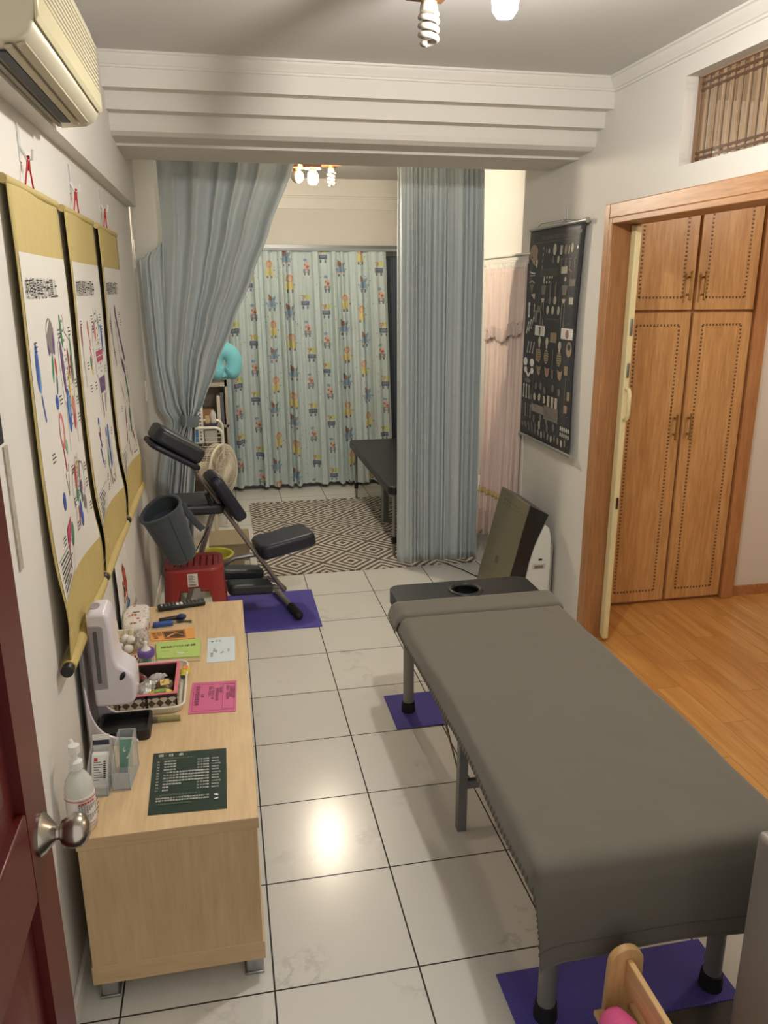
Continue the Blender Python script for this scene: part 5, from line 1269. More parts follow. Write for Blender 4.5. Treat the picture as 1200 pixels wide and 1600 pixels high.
# pump bottle
t = thing('pump_bottle', 'clear alcohol pump bottle with printed label at the cabinet corner by the door knob', 'bottle', (-0.452, 0.095, Z))
BP = (-0.452, 0.098, Z)
ALC = M('translucent_bottle', (222, 222, 212), 0.15, var=0.02, alpha=0.72)
MB().lathe([(0.030, 0.0), (0.034, 0.004), (0.034, 0.118), (0.031, 0.134), (0.021, 0.152), (0.0135, 0.160), (0.0135, 0.172)], ALC, BP, seg=32).build('bottle_body', t, smooth=60)
MB().lathe([(0.0355, 0.020), (0.0355, 0.100)], M('bottle_label', (228, 224, 216), 0.5, var=0.02), BP, seg=40).build('label_wrap', t)
d = Decal(lambda a, b, h: Vector((BP[0]+(0.0357+h)*math.cos(a), BP[1]+(0.0357+h)*math.sin(a), BP[2]+b)), 0.0003, 0.00003)
REDI = M('label_red', (190, 66, 60), 0.6)
for b0 in (0.024, 0.094):
    for k in range(40): d.rect(2*PI*k/40, 2*PI*(k+1)/40, b0, b0+0.0022, REDI)
for k in range(12):
    n_ = 3+((k*5) % 6)
    for q in range(n_): d.rect(-1.55+0.16*q, -1.43+0.16*q, 0.082-k*0.0044, 0.0845-k*0.0044, INKG)
for q in range(6): d.rect(-1.5+0.17*q, -1.37+0.17*q, 0.086, 0.0915, REDI)
for q in range(4): d.rect(-0.25, 0.10, 0.038+q*0.012, 0.044+q*0.012, INKG)
d.build('label_print', t)
MB().lathe([(0.016, 0.168), (0.016, 0.188), (0.010, 0.190), (0.006, 0.192), (0.006, 0.212), (0.0135, 0.213), (0.0135, 0.232), (0, 0.234)], CAPW, BP, seg=24).build('pump_head', t)
MB().tube([(BP[0], BP[1], Z+0.222), (BP[0]-0.008, BP[1]+0.02, Z+0.226), (BP[0]-0.016, BP[1]+0.042, Z+0.220)], 0.0055, CAPW, 10).build('spout', t)
MB().tube([(BP[0], BP[1], Z+0.17), (BP[0], BP[1], Z+0.01)], 0.0028, CAPW, 6).build('dip_tube', t)

# acrylic card holder with cards
ACR = M('acrylic', (205, 212, 214), 0.05, var=0, alpha=0.30, coat=0.6)
ACRE = M('acrylic_edge', (176, 182, 186), 0.1, var=0, alpha=0.65)
def holder(label, x0, x1, y0, y1, zh, zf, rot):
    c = Vector(((x0+x1)/2, (y0+y1)/2, Z))
    t = thing('card_holder', label, 'card holder', c, 'acrylic card holders')
    R = rotz(rot)
    def bxr(mb, a0, a1, b0, b1, c0, c1, m):
        P = [Vector((a, b, q)) for a in (a0, a1) for b in (b0, b1) for q in (c0, c1)]
        mb.faces([c*1 + R @ (p-c) + Vector((0, 0, 0)) for p in P], [(0, 1, 3, 2), (4, 6, 7, 5), (0, 4, 5, 1), (2, 3, 7, 6), (0, 2, 6, 4), (1, 5, 7, 3)], m)
    w = 0.003
    m = MB(); bxr(m, x0, x1, y0, y1, Z, Z+w, ACRE); m.build('base_plate', t)
    m = MB(); bxr(m, x0, x1, y1-w, y1, Z+w, zh, ACR); m.build('back_panel', t)
    m = MB(); bxr(m, x0, x1, y0, y0+w, Z+w, zf, ACR); m.build('front_lip', t)
    for a in (x0, x1-w):
        m = MB(); P = [(y0, Z+w), (y1, Z+w), (y1, zh), (y1-0.018, zh), (y0+0.02, zf+0.03), (y0, zf)]
        m.prism(P, lambda y, z: c + R @ (Vector((a, y, z))-c), lambda y, z: c + R @ (Vector((a+w, y, z))-c), ACR); m.build('side_panel', t)
    e = MB()
    for a in (x0, x1): e.tube([c + R @ (Vector((a, y0, Z+w))-c), c + R @ (Vector((a, y1, Z+w))-c)], 0.0016, ACRE, 5)
    e.tube([c + R @ (Vector((x0, y1, zh))-c), c + R @ (Vector((x1, y1, zh))-c)], 0.0016, ACRE, 5)
    for a in (x0, x1): e.tube([c + R @ (Vector((a, y1, zh))-c), c + R @ (Vector((a, y1, Z))-c)], 0.0013, ACRE, 5); e.tube([c + R @ (Vector((a, y0, zf))-c), c + R @ (Vector((a, y0, Z))-c)], 0.0013, ACRE, 5)
    e.build('polished_edge', t)
    return c, R
c1, R1 = holder('clear acrylic card holder with a green card beside the black drip tray', -0.392, -0.346, 0.232, 0.345, Z+0.118, Z+0.050, -0.10)
c2, R2 = holder('clear acrylic card holder packed with white cards beside the pump bottle', -0.458, -0.404, 0.215, 0.325, Z+0.105, Z+0.034, -0.06)
def card(label, c, R, x0, x1, y, tilt, z0, hgt, m, thick=0.0012, group=None, name='business_card'):
    def f(x, k, o): return c + R @ (Vector((x, y+math.sin(tilt)*k*hgt+o, z0+math.cos(tilt)*k*hgt))-c)
    b = MB(); b.faces([f(x0, 0, 0), f(x1, 0, 0), f(x1, 1, 0), f(x0, 1, 0), f(x0, 0, thick), f(x1, 0, thick), f(x1, 1, thick), f(x0, 1, thick)], [(0, 1, 2, 3), (7, 6, 5, 4), (0, 4, 5, 1), (1, 5, 6, 2), (2, 6, 7, 3), (3, 7, 4, 0)], m)
    o = b.build(name, loc=c, label=label, cat='card', group=group)
    return o, f
GRC = M('sage_green_card', (116, 158, 140), 0.5, var=0.03)
o, f = card('green card with white leaf mark in the right acrylic holder', c1, R1, -0.387, -0.351, 0.300, 0.25, Z+0.026, 0.078, GRC)
d = Decal(lambda a, b, h: f(-0.387+0.036*a, b, -0.0006-h), 0)
d.ell(0.42, 0.66, 0.14, 0.10, CAPW, 0.6); d.ell(0.62, 0.42, 0.14, 0.10, CAPW, 0.6); d.ell(0.47, 0.70, 0.13, 0.08, GRC, 0.6); d.ell(0.57, 0.46, 0.12, 0.08, GRC, 0.6)
d.build('leaf_mark', o)
WCARD = M('white_card', (226, 224, 218), 0.55, var=0.02)
o, f = card('thick stack of white printed cards leaning in the left acrylic holder', c2, R2, -0.453, -0.409, 0.245, 0.45, Z+0.004, 0.088, WCARD, 0.016, name='card_stack')
d = Decal(lambda a, b, h: f(-0.453+0.044*a, b, -0.0006-h), 0)
for k in range(8): d.rect(0.12, 0.45+0.4*((k*3) % 4)/4, 0.25+k*0.075, 0.275+k*0.075, INKG)
for k in range(9): d.rect(0.70, 0.84, 0.30+k*0.06, 0.34+k*0.06, INK)
d.rect(0.15, 0.35, 0.82, 0.92, REDI)
d.build('card_print', o)
o, f = card('white card with a navy band standing behind the white card stack', c2, R2, -0.456, -0.412, 0.305, 0.16, Z+0.004, 0.118, WCARD, 0.003)
d = Decal(lambda a, b, h: f(-0.456+0.044*a, b, -0.0006-h), 0)
d.rect(0.0, 1.0, 0.76, 0.88, NAVYB)
d.build('navy_band', o)

# leaflets lying flat
def quad(P):
    P = [Vector((a, b, 0)) for a, b in P]
    return lambda u, v, h=0.0: (P[0]*(1-u)*(1-v)+P[1]*u*(1-v)+P[2]*u*v+P[3]*(1-u)*v) + Vector((0, 0, h))
def leaflet(name, label, cat, P, z, m, thick=0.0012, curl=None):
    f0 = quad(P); c = f0(0.5, 0.5)
    def f(u, v, h=0.0): return f0(u, v, z+thick+h+(curl(u, v) if curl else 0))
    b = MB(); k = 8
    b.grid(lambda u, v: f(u, v), k, k, m)
    b.grid(lambda u, v: f0(u, v, z+(curl(u, v) if curl else 0)), k, k, m)
    for (u0, v0, u1, v1) in ((0, 0, 1, 0), (1, 0, 1, 1), (1, 1, 0, 1), (0, 1, 0, 0)):
        for i in range(k):
            a, e = i/k, (i+1)/k
            p, q = (u0+(u1-u0)*a, v0+(v1-v0)*a), (u0+(u1-u0)*e, v0+(v1-v0)*e)
            g = lambda uv, top: f(*uv) if top else f0(*uv, z+(curl(*uv) if curl else 0))
            b.poly([g(p, 1), g(q, 1), g(q, 0), g(p, 0)], m)
    o = b.build(name, loc=(c.x, c.y, z), label=label, cat=cat, smooth=30)
    return o, f
# price list
GREENP = M('bottle_green_laminate', (28, 52, 44), 0.3, var=0.06, coat=0.15)
o, f = leaflet('price_list', 'dark green laminated price list with white text lying on the cabinet near its corner', 'sheet', [(-0.3045, 0.392), (-0.0965, 0.380), (-0.097, 0.096), (-0.2975, 0.108)], Z, GREENP, 0.0014)
d = Decal(lambda a, b, h: f(a, b, h), 0.0005, 0.00002)
WI, GI = M('print_white', (226, 228, 222), 0.6, var=0), M('print_sage', (108, 122, 92), 0.6, var=0)
A = 0.206/0.285
d.up(); d.mb.text('價 · 目 · 表 ·', 0.0155, lambda x, y: f(0.07+x/0.206, 0.075-y/0.285, d.h), WI)
d.up(); d.mb.text('【 舒壓按摩服務項目價格 】', 0.0085, lambda x, y: f(0.075+x/0.206, 0.125-y/0.285, d.h), GI)
items = ['肩頸放鬆', '腰背舒緩', '全身按摩', '腿部舒緩', '一小時全身深層按摩舒壓療程', '九十分全身深層按摩舒壓療程', '兩小時全身深層按摩舒壓療程', '一小時運動按摩深層伸展課程', '孕婦舒緩按摩', '拔罐', '刮痧']
for k, s in enumerate(items):
    y = 0.165+k*0.049
    for (x, body, sz) in ((0.065, '%02d' % (k+1), 0.0075), (0.155, s, 0.0085), (0.60, ('三十分鐘', '六十分鐘')[k > 3 and k < 8], 0.0085), (0.80, '%d元' % (500+100*((k*3) % 9)), 0.0085)):
        d.up(); d.mb.text(body, sz, lambda xx, yy: f(x+xx/0.206, y+0.012-yy/0.285, d.h), WI)
    d.rect(0.42 if k not in (4, 5, 6, 7) else 0.56, 0.575, y+0.004, y+0.0055, GI); d.rect(0.73, 0.79, y+0.004, y+0.0055, GI)
d.up(); d.mb.text('【 預約服務請先來電或傳訊息 】', 0.0085, lambda x, y: f(0.07+x/0.206, 0.745-y/0.285, d.h), GI)
for k in range(2):
    d.up(); d.mb.text(('預約時間為上午十時至晚間九時請提前一日', '身體不適或懷孕者請事先告知謝謝您的配合')[k], 0.0075, lambda x, y: f(0.08+x/0.206, 0.79+k*0.038-y/0.285, d.h), WI)
d.up(); d.mb.text('以上價格如有調整以現場公告為準', 0.006, lambda x, y: f(0.10+x/0.206, 0.875-y/0.285, d.h), GI)
d.ell(0.865, 0.79, 0.030, 0.012, WI, 0.35); d.ell(0.865, 0.845, 0.030, 0.012, WI, -0.35); d.poly([(0.838, 0.79), (0.85, 0.775), (0.90, 0.77)], WI)
d.build('printed_text', o)
# pink card
o, f = leaflet('card', 'magenta pink printed card lying in the middle of the cabinet', 'card', [(-0.207, 0.806), (-0.058, 0.794), (-0.064, 0.587), (-0.214, 0.598)], Z, M('magenta_card', (206, 98, 142), 0.55, var=0.03), 0.0016)
d = Decal(lambda a, b, h: f(a, b, h), 0.0005, 0.00002)
PK = M('print_plum', (96, 42, 78), 0.7, var=0)
for (a0, b0, a1, b1) in ((0.06, 0.09, 0.96, 0.09), (0.06, 0.93, 0.96, 0.93), (0.06, 0.09, 0.06, 0.93), (0.70, 0.10, 0.70, 0.90), (0.955, 0.10, 0.955, 0.90), (0.70, 0.10, 0.955, 0.10), (0.70, 0.90, 0.955, 0.90)): d.line([(a0, b0), (a1, b1)], 0.006, PK)
for (x, s, sz, y0) in ((0.115, '居家舒緩按摩服務', 0.0165, 0.13), (0.40, '每週一至週六', 0.011, 0.16), (0.47, '上午十點至晚上九點', 0.010, 0.16), (0.56, '服務項目請洽現場', 0.011, 0.22), (0.64, '歡迎預約', 0.010, 0.2), (0.79, '請提前一日電話預約', 0.011, 0.15), (0.86, '並準時到達謝謝', 0.011, 0.18), (0.925, '地址電話詳見背面', 0.010, 0.2), (0.24, '芳療', 0.012, 0.40)):
    d.up(); d.mb.text(s, sz, lambda xx, yy: f(x-0.01+yy/0.15, y0+xx/0.207, d.h), PK)
d.build('printed_text', o)
# pale blue card
o, f = leaflet('card', 'pale blue appointment card on the cabinet beyond the pink card', 'card', [(-0.160, 1.160), (-0.058, 1.158), (-0.061, 0.950), (-0.162, 0.950)], Z, M('pale_blue_card', (206, 220, 226), 0.5, var=0.02), 0.0012)
d = Decal(lambda a, b, h: f(a, b, h), 0.0005, 0.00002)
d.ell(0.17, 0.16, 0.05, 0.024, INKG)
for (x, s, sz, y0) in ((0.12, '預約單', 0.012, 0.62), (0.22, '姓名電話', 0.009, 0.42), (0.30, '日期時間', 0.007, 0.5), (0.48, '先生', 0.008, 0.62), (0.54, '小姐', 0.008, 0.58), (0.74, '備註欄', 0.008, 0.5), (0.30, '舒壓', 0.008, 0.10), (0.42, '工作室', 0.008, 0.08)):
    d.up(); d.mb.text(s, sz, lambda xx, yy: f(x+yy/0.10, y0+xx/0.21, d.h), INKG)
d.build('printed_text', o)
# green booklets
BEIGE = M('buff_paper', (196, 172, 136), 0.7)
leaflet('booklet', 'buff paper booklet lying under the lime green booklet', 'booklet', [(-0.350, 1.128), (-0.186, 1.140), (-0.184, 0.972), (-0.338, 0.986)], Z, BEIGE, 0.003)
o, f = leaflet('booklet', 'lime green booklet with black title lying beside the orange leaflet', 'booklet', [(-0.353, 1.145), (-0.187, 1.156), (-0.186, 1.000), (-0.340, 1.010)], Z+0.0034, M('lime_paper', (178, 206, 112), 0.6, var=0.03), 0.004)
d = Decal(lambda a, b, h: f(a, b, h), 0.0005, 0.00002)
d.up(); d.mb.text('經絡穴位保健', 0.020, lambda x, y: f(0.10+x*1.1/0.166, 0.40-y/0.155, d.h), INK)
d.line([(0.12, 0.60), (0.30, 0.58)], 0.012, INKG); d.ell(0.55, 0.76, 0.10, 0.035, WI, 0.1); d.line([(0.40, 0.80), (0.72, 0.70)], 0.010, INKG)
d.build('cover_print', o)
# orange leaflet
o, f = leaflet('leaflet', 'orange leaflet with a black woodcut picture next to the blue keys', 'leaflet', [(-0.402, 1.262), (-0.216, 1.274), (-0.209, 1.172), (-0.372, 1.178)], Z, M('orange_paper', (228, 158, 78), 0.6, var=0.03), 0.002)
d = Decal(lambda a, b, h: f(a, b, h), 0.0005, 0.00002)
OP = M('orange_paper', (228, 158, 78)); DB = M('woodcut_ink', (72, 48, 30), 0.7, var=0)
d.rect(0.32, 0.80, 0.10, 0.88, DB); d.rect(0.335, 0.785, 0.15, 0.83, OP); d.rect(0.345, 0.775, 0.18, 0.80, DB)
for k in range(5): d.line([(0.36+k*0.03, 0.75-k*0.08), (0.44+k*0.05, 0.64-k*0.07), (0.40+k*0.06, 0.60-k*0.06)], 0.03, OP)
d.line([(0.55, 0.25), (0.76, 0.62)], 0.02, OP)
for (x, s, sz) in ((0.10, '養生保健', 0.018), (0.20, '推拿整復', 0.011), (0.255, '舒筋活絡', 0.010)):
    d.up(); d.mb.text(s, sz, lambda xx, yy: f(x+yy/0.175, 0.12+xx/0.10, d.h), DB)
d.build('cover_print', o)
# remote control
t = thing('remote_control', 'black remote control at the far end of the low cabinet', 'remote', (-0.275, 1.523, Z))
R = rotz(math.atan2(0.035, 0.179)); rc = Vector((-0.274, 1.503, Z+0.010))
MB().box(rc, (0.196, 0.046, 0.019), DARK, R).build('remote_body', t, bevel=0.006, seg=3)
KEYG, KEYW = M('key_grey', (112, 112, 114), 0.5), M('key_white', (226, 226, 222), 0.5)
for k in range(11):
    for q in range(3):
        wht = k in (4, 5) and q < 2
        MB().box(rc + R @ Vector((-0.082+k*0.0162, -0.013+q*0.013, 0.0102)), (0.012 if wht else 0.008, 0.008 if wht else 0.005, 0.003), KEYW if wht or (k == 0 and q == 1) else KEYG, R).build('button', t, bevel=0.001)
# keys
t = thing('key_bunch', 'bunch of keys with a blue tag and black fob on the cabinet', 'keys', (-0.30, 1.345, Z))
BTAG = M('blue_tag', (52, 84, 156), 0.4, var=0.05)
MB().box((-0.338, 1.318, Z+0.009), (0.078, 0.026, 0.017), BTAG, rotz(0.10)).build('blue_tag', t, bevel=0.003)
MB().box((-0.318, 1.372, Z+0.007), (0.080, 0.022, 0.012), DARK, rotz(0.25)).build('black_fob', t, bevel=0.004)
MB().ball((-0.268, 1.372, Z+0.012), (0.020, 0.015, 0.012), M('navy_key_head', (36, 44, 96), 0.4), n=8).build('key_head', t)
MB().tube([(-0.292+0.012*math.cos(a), 1.342+0.012*math.sin(a), Z+0.004) for a in [k*2*PI/16 for k in range(16)]], 0.0016, STEEL, 6, closed=True).build('split_ring', t)
for k, (a, L) in enumerate(((-0.45, 0.058), (-0.15, 0.050))):
    c = Vector((-0.262, 1.345-0.006*k, Z+0.003+0.004*k)); R = rotz(a)
    MB().box(c+R @ Vector((0.012, 0, 0)), (L, 0.007, 0.0022), STEEL, R).box(c+R @ Vector((-0.012, 0, 0)), (0.020, 0.020, 0.0026), DARK, R).box(c+R @ Vector((0.030, 0.004, 0)), (0.010, 0.004, 0.002), STEEL, R).build('key', t, bevel=0.0007)
# tissue pack
t = thing('tissue_pack', 'soft pack of tissues printed with pink flowers against the wall', 'tissue pack', (-0.447, 1.31, Z))
TP = M('tissue_film', (226, 220, 210), 0.4, var=0.03, coat=0.3)
def tp(u, v):
    a = 2*PI*u; e = 0.45
    r = (math.sin(PI*v))**0.18 if 0 < v < 1 else 0
    c_, s_ = math.cos(a), math.sin(a)
    return Vector((-0.437+0.052*math.copysign(abs(c_)**e, c_)*r, 1.195+0.235*v, Z+0.034+0.034*math.copysign(abs(s_)**e, s_)*r*(1+0.08*math.sin(9*v))))
MB().grid(tp, 40, 24, TP).build('wrapper', t, smooth=60, fix=False)
rr = random.Random(9); m = MB()
FC_ = [M('flower_pink', (214, 110, 118), 0.5), M('flower_red', (170, 58, 66), 0.5), M('leaf_green', (120, 136, 92), 0.5), M('flower_plum', (120, 60, 70), 0.5)]
for k in range(70):
    u, v = rr.uniform(-0.06, 0.62), rr.uniform(0.10, 0.92); ru, rv = rr.uniform(.006, .014), rr.uniform(.015, .035)
    mm = rr.choice(FC_)
    P = []
    for i in range(8):
        p = tp((u+ru*math.cos(i*PI/4)) % 1.0, v+rv*math.sin(i*PI/4)); c = Vector((-0.437, p.y, Z+0.034)); P.append(p+(p-c).normalized()*0.0012)
    m.poly(P, mm)
m.build('flower_print', t, fix=False, weld=False)
# cotton pompom sticks
FLUF = M('white_fluff', (232, 228, 218), 0.95, var=0.04, bump=0.6, bscale=260)
STK = M('pale_stick', (226, 214, 170), 0.6)
for k, (x, y, z, r, ex) in enumerate(((-0.478, 1.118, 0.018, 0.0165, -0.02), (-0.446, 1.092, 0.018, 0.0175, 0.00), (-0.458, 1.125, 0.044, 0.0165, -0.012), (-0.436, 1.100, 0.050, 0.0150, 0.006), (-0.482, 1.072, 0.016, 0.0150, -0.01))):
    lab = ('left', 'front right', 'upper left', 'topmost', 'nearest the dispenser')[k]
    t = thing('pompom_stick', 'white fluffy pompom on a thin stick, %s one of the little heap' % lab, 'ear pick', (x, y, Z), 'fluffy pompom sticks')
    MB().ball((x, y, Z+z), r, FLUF, n=10, seg=16).build('pompom', t, smooth=180)
    MB().tube([(x, y, Z+z), (x+ex*0.5, y+0.055, Z+z+0.030), (x+ex, y+0.10, Z+z+0.062)], 0.0014, STK, 6).build('stick', t)
# white sachets behind the pompoms
t = thing('paper_packet', 'cream paper packet with yellow edge leaning on the flowered tissue pack', 'packet', (-0.47, 1.17, Z))
PKT = M('cream_packet', (226, 218, 196), 0.6, var=0.03)
MB().box((-0.468, 1.172, Z+0.030), (0.070, 0.012, 0.060), PKT, rotx(-0.15)).build('packet', t, bevel=0.003)
MB().box((-0.468, 1.1655, Z+0.028), (0.071, 0.002, 0.006), M('yellow_edge', (206, 190, 96), 0.5), rotx(-0.15)).build('yellow_edge', t)
t = thing('plastic_wrap', 'crumpled clear wrapper beside the flowered tissue pack', 'wrapper', (-0.40, 1.14, Z))
WRAP = M('crinkled_film', (216, 208, 200), 0.12, var=0.1, alpha=0.55, coat=0.5)
rr = random.Random(2)
def wr_(u, v):
    a = 2*PI*u; b = PI*v; r = 1+0.22*math.sin(5*a+3*b)+0.16*math.sin(11*a-7*b)
    return Vector((-0.402+0.026*r*math.sin(b)*math.cos(a), 1.135+0.055*r*math.sin(b)*math.sin(a), Z+0.034+0.033*math.cos(b)))
MB().grid(wr_, 36, 18, WRAP).build('film', t, smooth=12, fix=False)
# striped candies
CRED, CWH = M('candy_red', (164, 34, 44), 0.2, coat=0.5), M('candy_white', (230, 224, 216), 0.2, coat=0.5)
for k, (x, y, a) in enumerate(((-0.428, 1.035, 0.1), (-0.402, 1.045, 0.5), (-0.405, 1.008, -0.5))):
    c = Vector((x, y, Z+0.0075)); R = rotz(a) @ roty(PI/2)
    m = MB()
    for q in range(6): m.lathe([(0.0072, -0.02+q*0.0068), (0.0072, -0.0132+q*0.0068)], CRED if q % 2 == 0 else CWH, c, R, 12)
    m.build('striped_candy', loc=(x, y, Z), label='red and white striped candy stick, %s one by the purple lidded jar' % ('leftmost', 'farthest', 'nearest')[k], cat='candy', group='striped candies')
# jar with purple lid
t = thing('candy_jar', 'small bottle shaped jar of teal candies with a purple lid and white teat', 'jar', (-0.374, 1.018, Z))
JC = (-0.372, 0.985, Z)
TEAL = M('teal_candy', (34, 118, 108), 0.3, var=0.3, vscale=160)
MB().lathe([(0.022, 0.0), (0.026, 0.003), (0.026, 0.034), (0.023, 0.038)], M('jar_clear', (190, 220, 214), 0.06, var=0, alpha=0.4, coat=0.5), JC, seg=28).build('jar_wall', t)
rr = random.Random(4)
m = MB()
for k in range(26):
    a, r = rr.uniform(0, 2*PI), rr.uniform(0, 0.017); m.ball((JC[0]+r*math.cos(a), JC[1]+r*math.sin(a), JC[2]+0.007+rr.uniform(0, 0.017)), 0.0058, TEAL, n=5, seg=8)
m.build('teal_candies', t)['kind'] = 'stuff'
PURP = M('purple_lid', (104, 78, 158), 0.35, coat=0.2)
MB().lathe([(0.030, 0.036), (0.031, 0.040), (0.031, 0.054), (0.028, 0.058), (0, 0.059)], PURP, JC, seg=36).build('lid', t, smooth=40)
MB().lathe([(0.018, 0.058), (0.014, 0.064), (0.008, 0.070), (0.0065, 0.080), (0.007, 0.087), (0.004, 0.092), (0, 0.093)], CAPW, JC, seg=20).build('teat', t, smooth=60)
# glass vial
t = thing('vial', 'thin olive glass vial lying on the cabinet in front of the white tray', 'vial', (-0.28, 0.572, Z))
MB().tube([(-0.304, 0.573, Z+0.009), (-0.236, 0.570, Z+0.009)], 0.0085, M('olive_glass', (150, 148, 96), 0.1, alpha=0.7, coat=0.5), 14).build('glass_tube', t)
MB().tube([(-0.326, 0.574, Z+0.009), (-0.304, 0.573, Z+0.009)], 0.009, M('vial_cap', (110, 104, 88), 0.3, 0.4), 14).build('cap', t)
# white tray with the candy box
t = thing('wicker_tray', 'white woven tray with a rounded rim holding the candy box', 'tray', (-0.34, 0.76, Z))
WIC = M('white_wicker', (222, 216, 196), 0.6, var=0.08, vscale=90, bump=0.6, bscale=200)
tx, ty, tw, th = -0.338, 0.782, 0.226, 0.335
P = rrect(tw, th, 0.035, 6)
MB().prism(P, lambda a, b: (tx+a*0.94, ty+b*0.96, Z), lambda a, b: (tx+a*0.96, ty+b*0.97, Z+0.004), WIC).build('tray_base', t)
m = MB(); n_ = len(P)
m.faces([(tx+a*0.94, ty+b*0.96, Z+0.001) for a, b in P]+[(tx+a, ty+b, Z+0.020) for a, b in P]+[(tx+a*0.97, ty+b*0.98, Z+0.020) for a, b in P]+[(tx+a*0.91, ty+b*0.94, Z+0.004) for a, b in P],
        [(k*n_+i, k*n_+(i+1) % n_, (k+1)*n_+(i+1) % n_, (k+1)*n_+i) for k in range(3) for i in range(n_)], WIC).build('sloping_side', t)
MB().tube([(tx+a*0.99, ty+b*0.99, Z+0.021) for a, b in P], 0.0042, WIC, 8, closed=True).build('rim', t)
t = thing('candy_box', 'open brown checked box with a pink rim full of sweets', 'box', (-0.342, 0.74, Z+0.0045))
PINKR, CHOC, CHK = M('pink_rim', (214, 112, 126), 0.5), M('dark_brown_card', (52, 38, 32), 0.6), check_material()
X0, X1, Y0, Y1, ZB, ZT = -0.428, -0.247, 0.634, 0.860, Z+0.005, Z+0.060
MB().bx(X0, X1, Y0, Y1, ZB, ZB+0.003, CHOC).build('box_bottom', t)
for (a0, a1, b0, b1) in ((X0, X1, Y0, Y0+0.004), (X0, X1, Y1-0.004, Y1), (X0, X0+0.004, Y0, Y1), (X1-0.004, X1, Y0, Y1)):
    w_ = MB().bx(a0, a1, b0, b1, ZB+0.003, ZT, CHK).build('checked_side', t)
MB().bx(X0-0.001, X1+0.001, Y0-0.001, Y0+0.0005, ZT-0.010, ZT, CHOC).bx(X1-0.0005, X1+0.001, Y0, Y1, ZT-0.010, ZT, CHOC).bx(-0.346, -0.337, Y0-0.001, Y0+0.0005, ZB+0.003, ZT, CHOC).build('brown_band', t)
m = MB()
for (a0, a1, b0, b1) in ((X0-0.002, X1+0.002, Y0-0.002, Y0+0.008), (X0-0.002, X1+0.002, Y1-0.008, Y1+0.002), (X0-0.002, X0+0.008, Y0+0.008, Y1-0.008), (X1-0.010, X1+0.002, Y0+0.008, Y1-0.008)): m.bx(a0, a1, b0, b1, ZT, ZT+0.003, PINKR)
m.build('pink_rim', t, bevel=0.001)
MB().bx(X0+0.004, X1-0.004, Y1-0.009, Y1-0.004, ZB+0.003, ZT-0.001, CHOC).bx(X1-0.010, X1-0.004, Y0+0.004, Y1-0.004, ZB+0.003, ZT-0.001, CHOC).build('brown_lining', t)
def candy(label, c, size, rot, m, m2=None, group='wrapped sweets in the checked box'):
    t = thing('wrapped_candy', label, 'candy', (c[0], c[1], ZB+0.003), group)
    R = rotz(rot) @ rotx(0.15); c = Vector((c[0], c[1], c[2]))
    L, W, H = size
    def f(u, v):
        a = 2*PI*u; x = (v-0.5)*L
        k = math.sin(PI*min(1, max(0, (v-0.14)/0.72)))**0.4 if 0.14 < v < 0.86 else 0.0
        w = W/2*(0.35+0.65*k) if 0.14 < v < 0.86 else W/2*(0.35+0.5*abs(v-0.5))
        h = H/2*(0.12+0.88*k)
        n = 1+0.08*math.sin(7*a+23*v)
        return c + R @ Vector((x, w*math.cos(a)*n, h*math.sin(a)*n))
    MB().grid(f, 20, 24, m).build('wrapper', t, smooth=25, fix=False)
    if m2: MB().box(c + R @ Vector((0, 0, H/2*0.93)), (L*0.34, W*0.5, 0.002), m2, R).build('printed_patch', t)
FOIL = M('silver_foil', (206, 206, 204), 0.22, 0.85, var=0.1, vscale=60); FOILW = M('pale_foil', (204, 212, 202), 0.25, 0.4, var=0.1, vscale=60)
YW = M('yellow_wrapper', (216, 196, 60), 0.35, var=0.15, vscale=50, coat=0.4); BR = M('chocolate_wrapper', (88, 58, 36), 0.3, var=0.15, vscale=40, coat=0.4); MAR = M('maroon_wrapper', (96, 34, 40), 0.3, var=0.2, vscale=50, coat=0.4); CRM = M('cream_patch', (214, 186, 110), 0.4); GRP = M('green_patch', (120, 156, 78), 0.4); CLR = M('clear_wrapper', (214, 206, 204), 0.12, alpha=0.6, coat=0.5); ORW = M('orange_wrapper', (222, 110, 58), 0.35, coat=0.3)
zc = ZB+0.034
candy('pale silver green foil sweet at the left of the candy box', (-0.392, 0.702, zc+0.008), (0.105, 0.044, 0.030), 1.35, FOILW)
candy('bright silver foil sweet standing tall in the candy box', (-0.347, 0.708, zc+0.012), (0.115, 0.056, 0.036), 1.15, FOIL)
candy('brown cream biscuit in clear wrap at the right of the candy box', (-0.290, 0.722, zc+0.004), (0.085, 0.062, 0.034), 0.15, BR, CRM)
candy('yellow wrapped sweet with green patch along the near rim of the candy box', (-0.300, 0.668, zc+0.006), (0.105, 0.036, 0.028), 0.08, YW, GRP)
candy('maroon wrapped bar leaning at the far left of the candy box', (-0.380, 0.800, zc+0.008), (0.110, 0.030, 0.022), -0.9, MAR)
candy('small gold wrapped sweet at the left wall of the candy box', (-0.400, 0.770, zc+0.004), (0.050, 0.030, 0.022), 0.5, YW)
candy('clear twisted wrapper in the middle of the candy box', (-0.320, 0.775, zc+0.010), (0.070, 0.036, 0.028), 0.6, CLR)
candy('yellow and orange sweet lying in the white tray outside the candy box', (-0.233, 0.868, Z+0.020), (0.070, 0.034, 0.026), 1.4, YW, ORW)

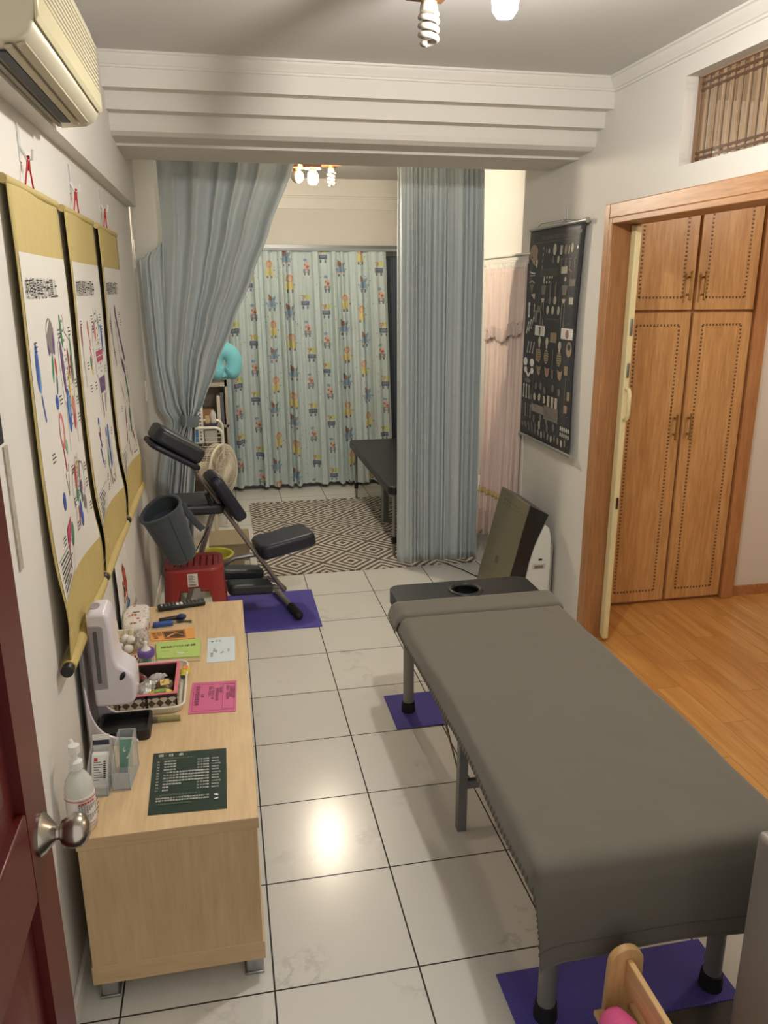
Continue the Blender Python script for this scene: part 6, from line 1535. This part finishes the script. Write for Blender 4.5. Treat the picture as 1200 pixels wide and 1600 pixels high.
# ================================================================ bottom right corner
BEE = wood('warm_beech', (216, 178, 124), (190, 146, 92), 'z', 1.2, 0.4); BEEY = wood('warm_beech_rail', (222, 186, 134), (196, 154, 100), 'y', 1.2, 0.4)
t = thing('shoe_rack', 'small beech shoe rack with round topped ends at the bottom right', 'shoe rack', (0.76, -0.75, 0.004))
def endp(y):
    P = [(0.716, 0.0045), (0.806, 0.0045)] + [(0.765+0.041*math.cos(a), 0.375+0.041*math.sin(a)) for a in [k*PI/10 for k in range(11)]]
    MB().prism(P, lambda x, z: (x, y-0.009, z), lambda x, z: (x, y+0.009, z), BEE).build('end_panel', t, bevel=0.003)
endp(-0.428); endp(-1.02)
MB().bx(0.762, 0.776, -1.01, -0.437, 0.315, 0.388, BEEY).build('top_rail', t, bevel=0.002)
for k, x in enumerate((0.705, 0.740, 0.790, 0.825)): MB().bx(x-0.012, x+0.012, -1.01, -0.437, 0.248, 0.262, BEEY).build('shelf_slat', t, bevel=0.002)
PCL = M('pink_foam_clog', (222, 92, 146), 0.55, var=0.03)
t = thing('clog', 'pink foam clog on the beech shoe rack', 'shoe', (0.715, -0.60, 0.2625))
def clog(u, v):
    a = PI*u; y = -0.478-0.22*v
    w = 0.046*(math.sin(PI*min(1, 0.10+v*0.75))**0.45); h = 0.058*(0.30+0.70*math.sin(PI*min(1, 0.08+v*0.85))**0.7)
    return Vector((0.715+w*math.cos(a), y, 0.2735+h*math.sin(a)**0.85))
MB().grid(clog, 20, 24, PCL).build('upper', t, solid=0.006, smooth=180, fix=False)
MB().prism([(0.715+0.048*math.cos(a)*(0.92 if math.sin(a) > 0 else 1), -0.595+0.125*math.sin(a)) for a in [k*PI/14 for k in range(28)]], lambda x, y: (x, y, 0.2625), lambda x, y: (x, y, 0.279), PCL).build('sole', t, bevel=0.005, seg=3)
MB().tube([clog(0.12+0.76*k/12, 0.30)+Vector((0, 0, 0.002)) for k in range(13)], 0.0022, PCL, 6).tube([clog(0.2+0.6*k/12, 0.20)+Vector((0, 0, 0.002)) for k in range(13)], 0.0022, PCL, 6).build('embossed_ridge', t)
GRC_ = M('silver_grey_metal', (150, 144, 138), 0.38, 0.45, var=0.04)
t = thing('metal_cabinet', 'silver grey metal cabinet at the bottom right corner of the photo', 'cabinet', (1.15, -0.80, 0.004))
MB().bx(0.934, 1.36, -1.02, -0.565, 0.03, 0.80, GRC_).build('cabinet_body', t, bevel=0.014, seg=4)
MB().bx(0.95, 1.345, -1.034, -1.02, 0.05, 0.785, DARK).build('front_door', t, bevel=0.004)
for x in (0.97, 1.32):
    for y in (-0.60, -0.98): MB().lathe([(0.018, 0.004), (0.018, 0.03)], RUBBER, (x, y, 0), seg=14).build('foot', t)

# ================================================================ light and exposure
w = bpy.data.worlds.new('world'); sc.world = w; w.use_nodes = True
bg = w.node_tree.nodes['Background']; bg.inputs[0].default_value = (1.0, 0.96, 0.90, 1); bg.inputs[1].default_value = 0.75
# unseen lamp added in the side room to light its wardrobe and floor
ceiling_lamp('ceiling_lamp', 'added unseen wooden lamp that lights the side room', (3.30, 0.70), [(3.36, 0.76, 2.50, 'lit'), (3.2, 0.6, 2.5, 'globe')], 0, emissive('added_side_bulb', (255, 232, 206), 620.0))
sc.view_settings.view_transform = 'Standard'; sc.view_settings.look = 'None'; sc.view_settings.gamma = 1.0; sc.view_settings.use_curve_mapping = False
sc.view_settings.exposure = 0.30
sc.cycles.use_denoising = True
sc.cycles.max_bounces = 8; sc.cycles.transparent_max_bounces = 16
sc.cycles.sample_clamp_indirect = 6.0; sc.cycles.caustics_reflective = False; sc.cycles.caustics_refractive = False
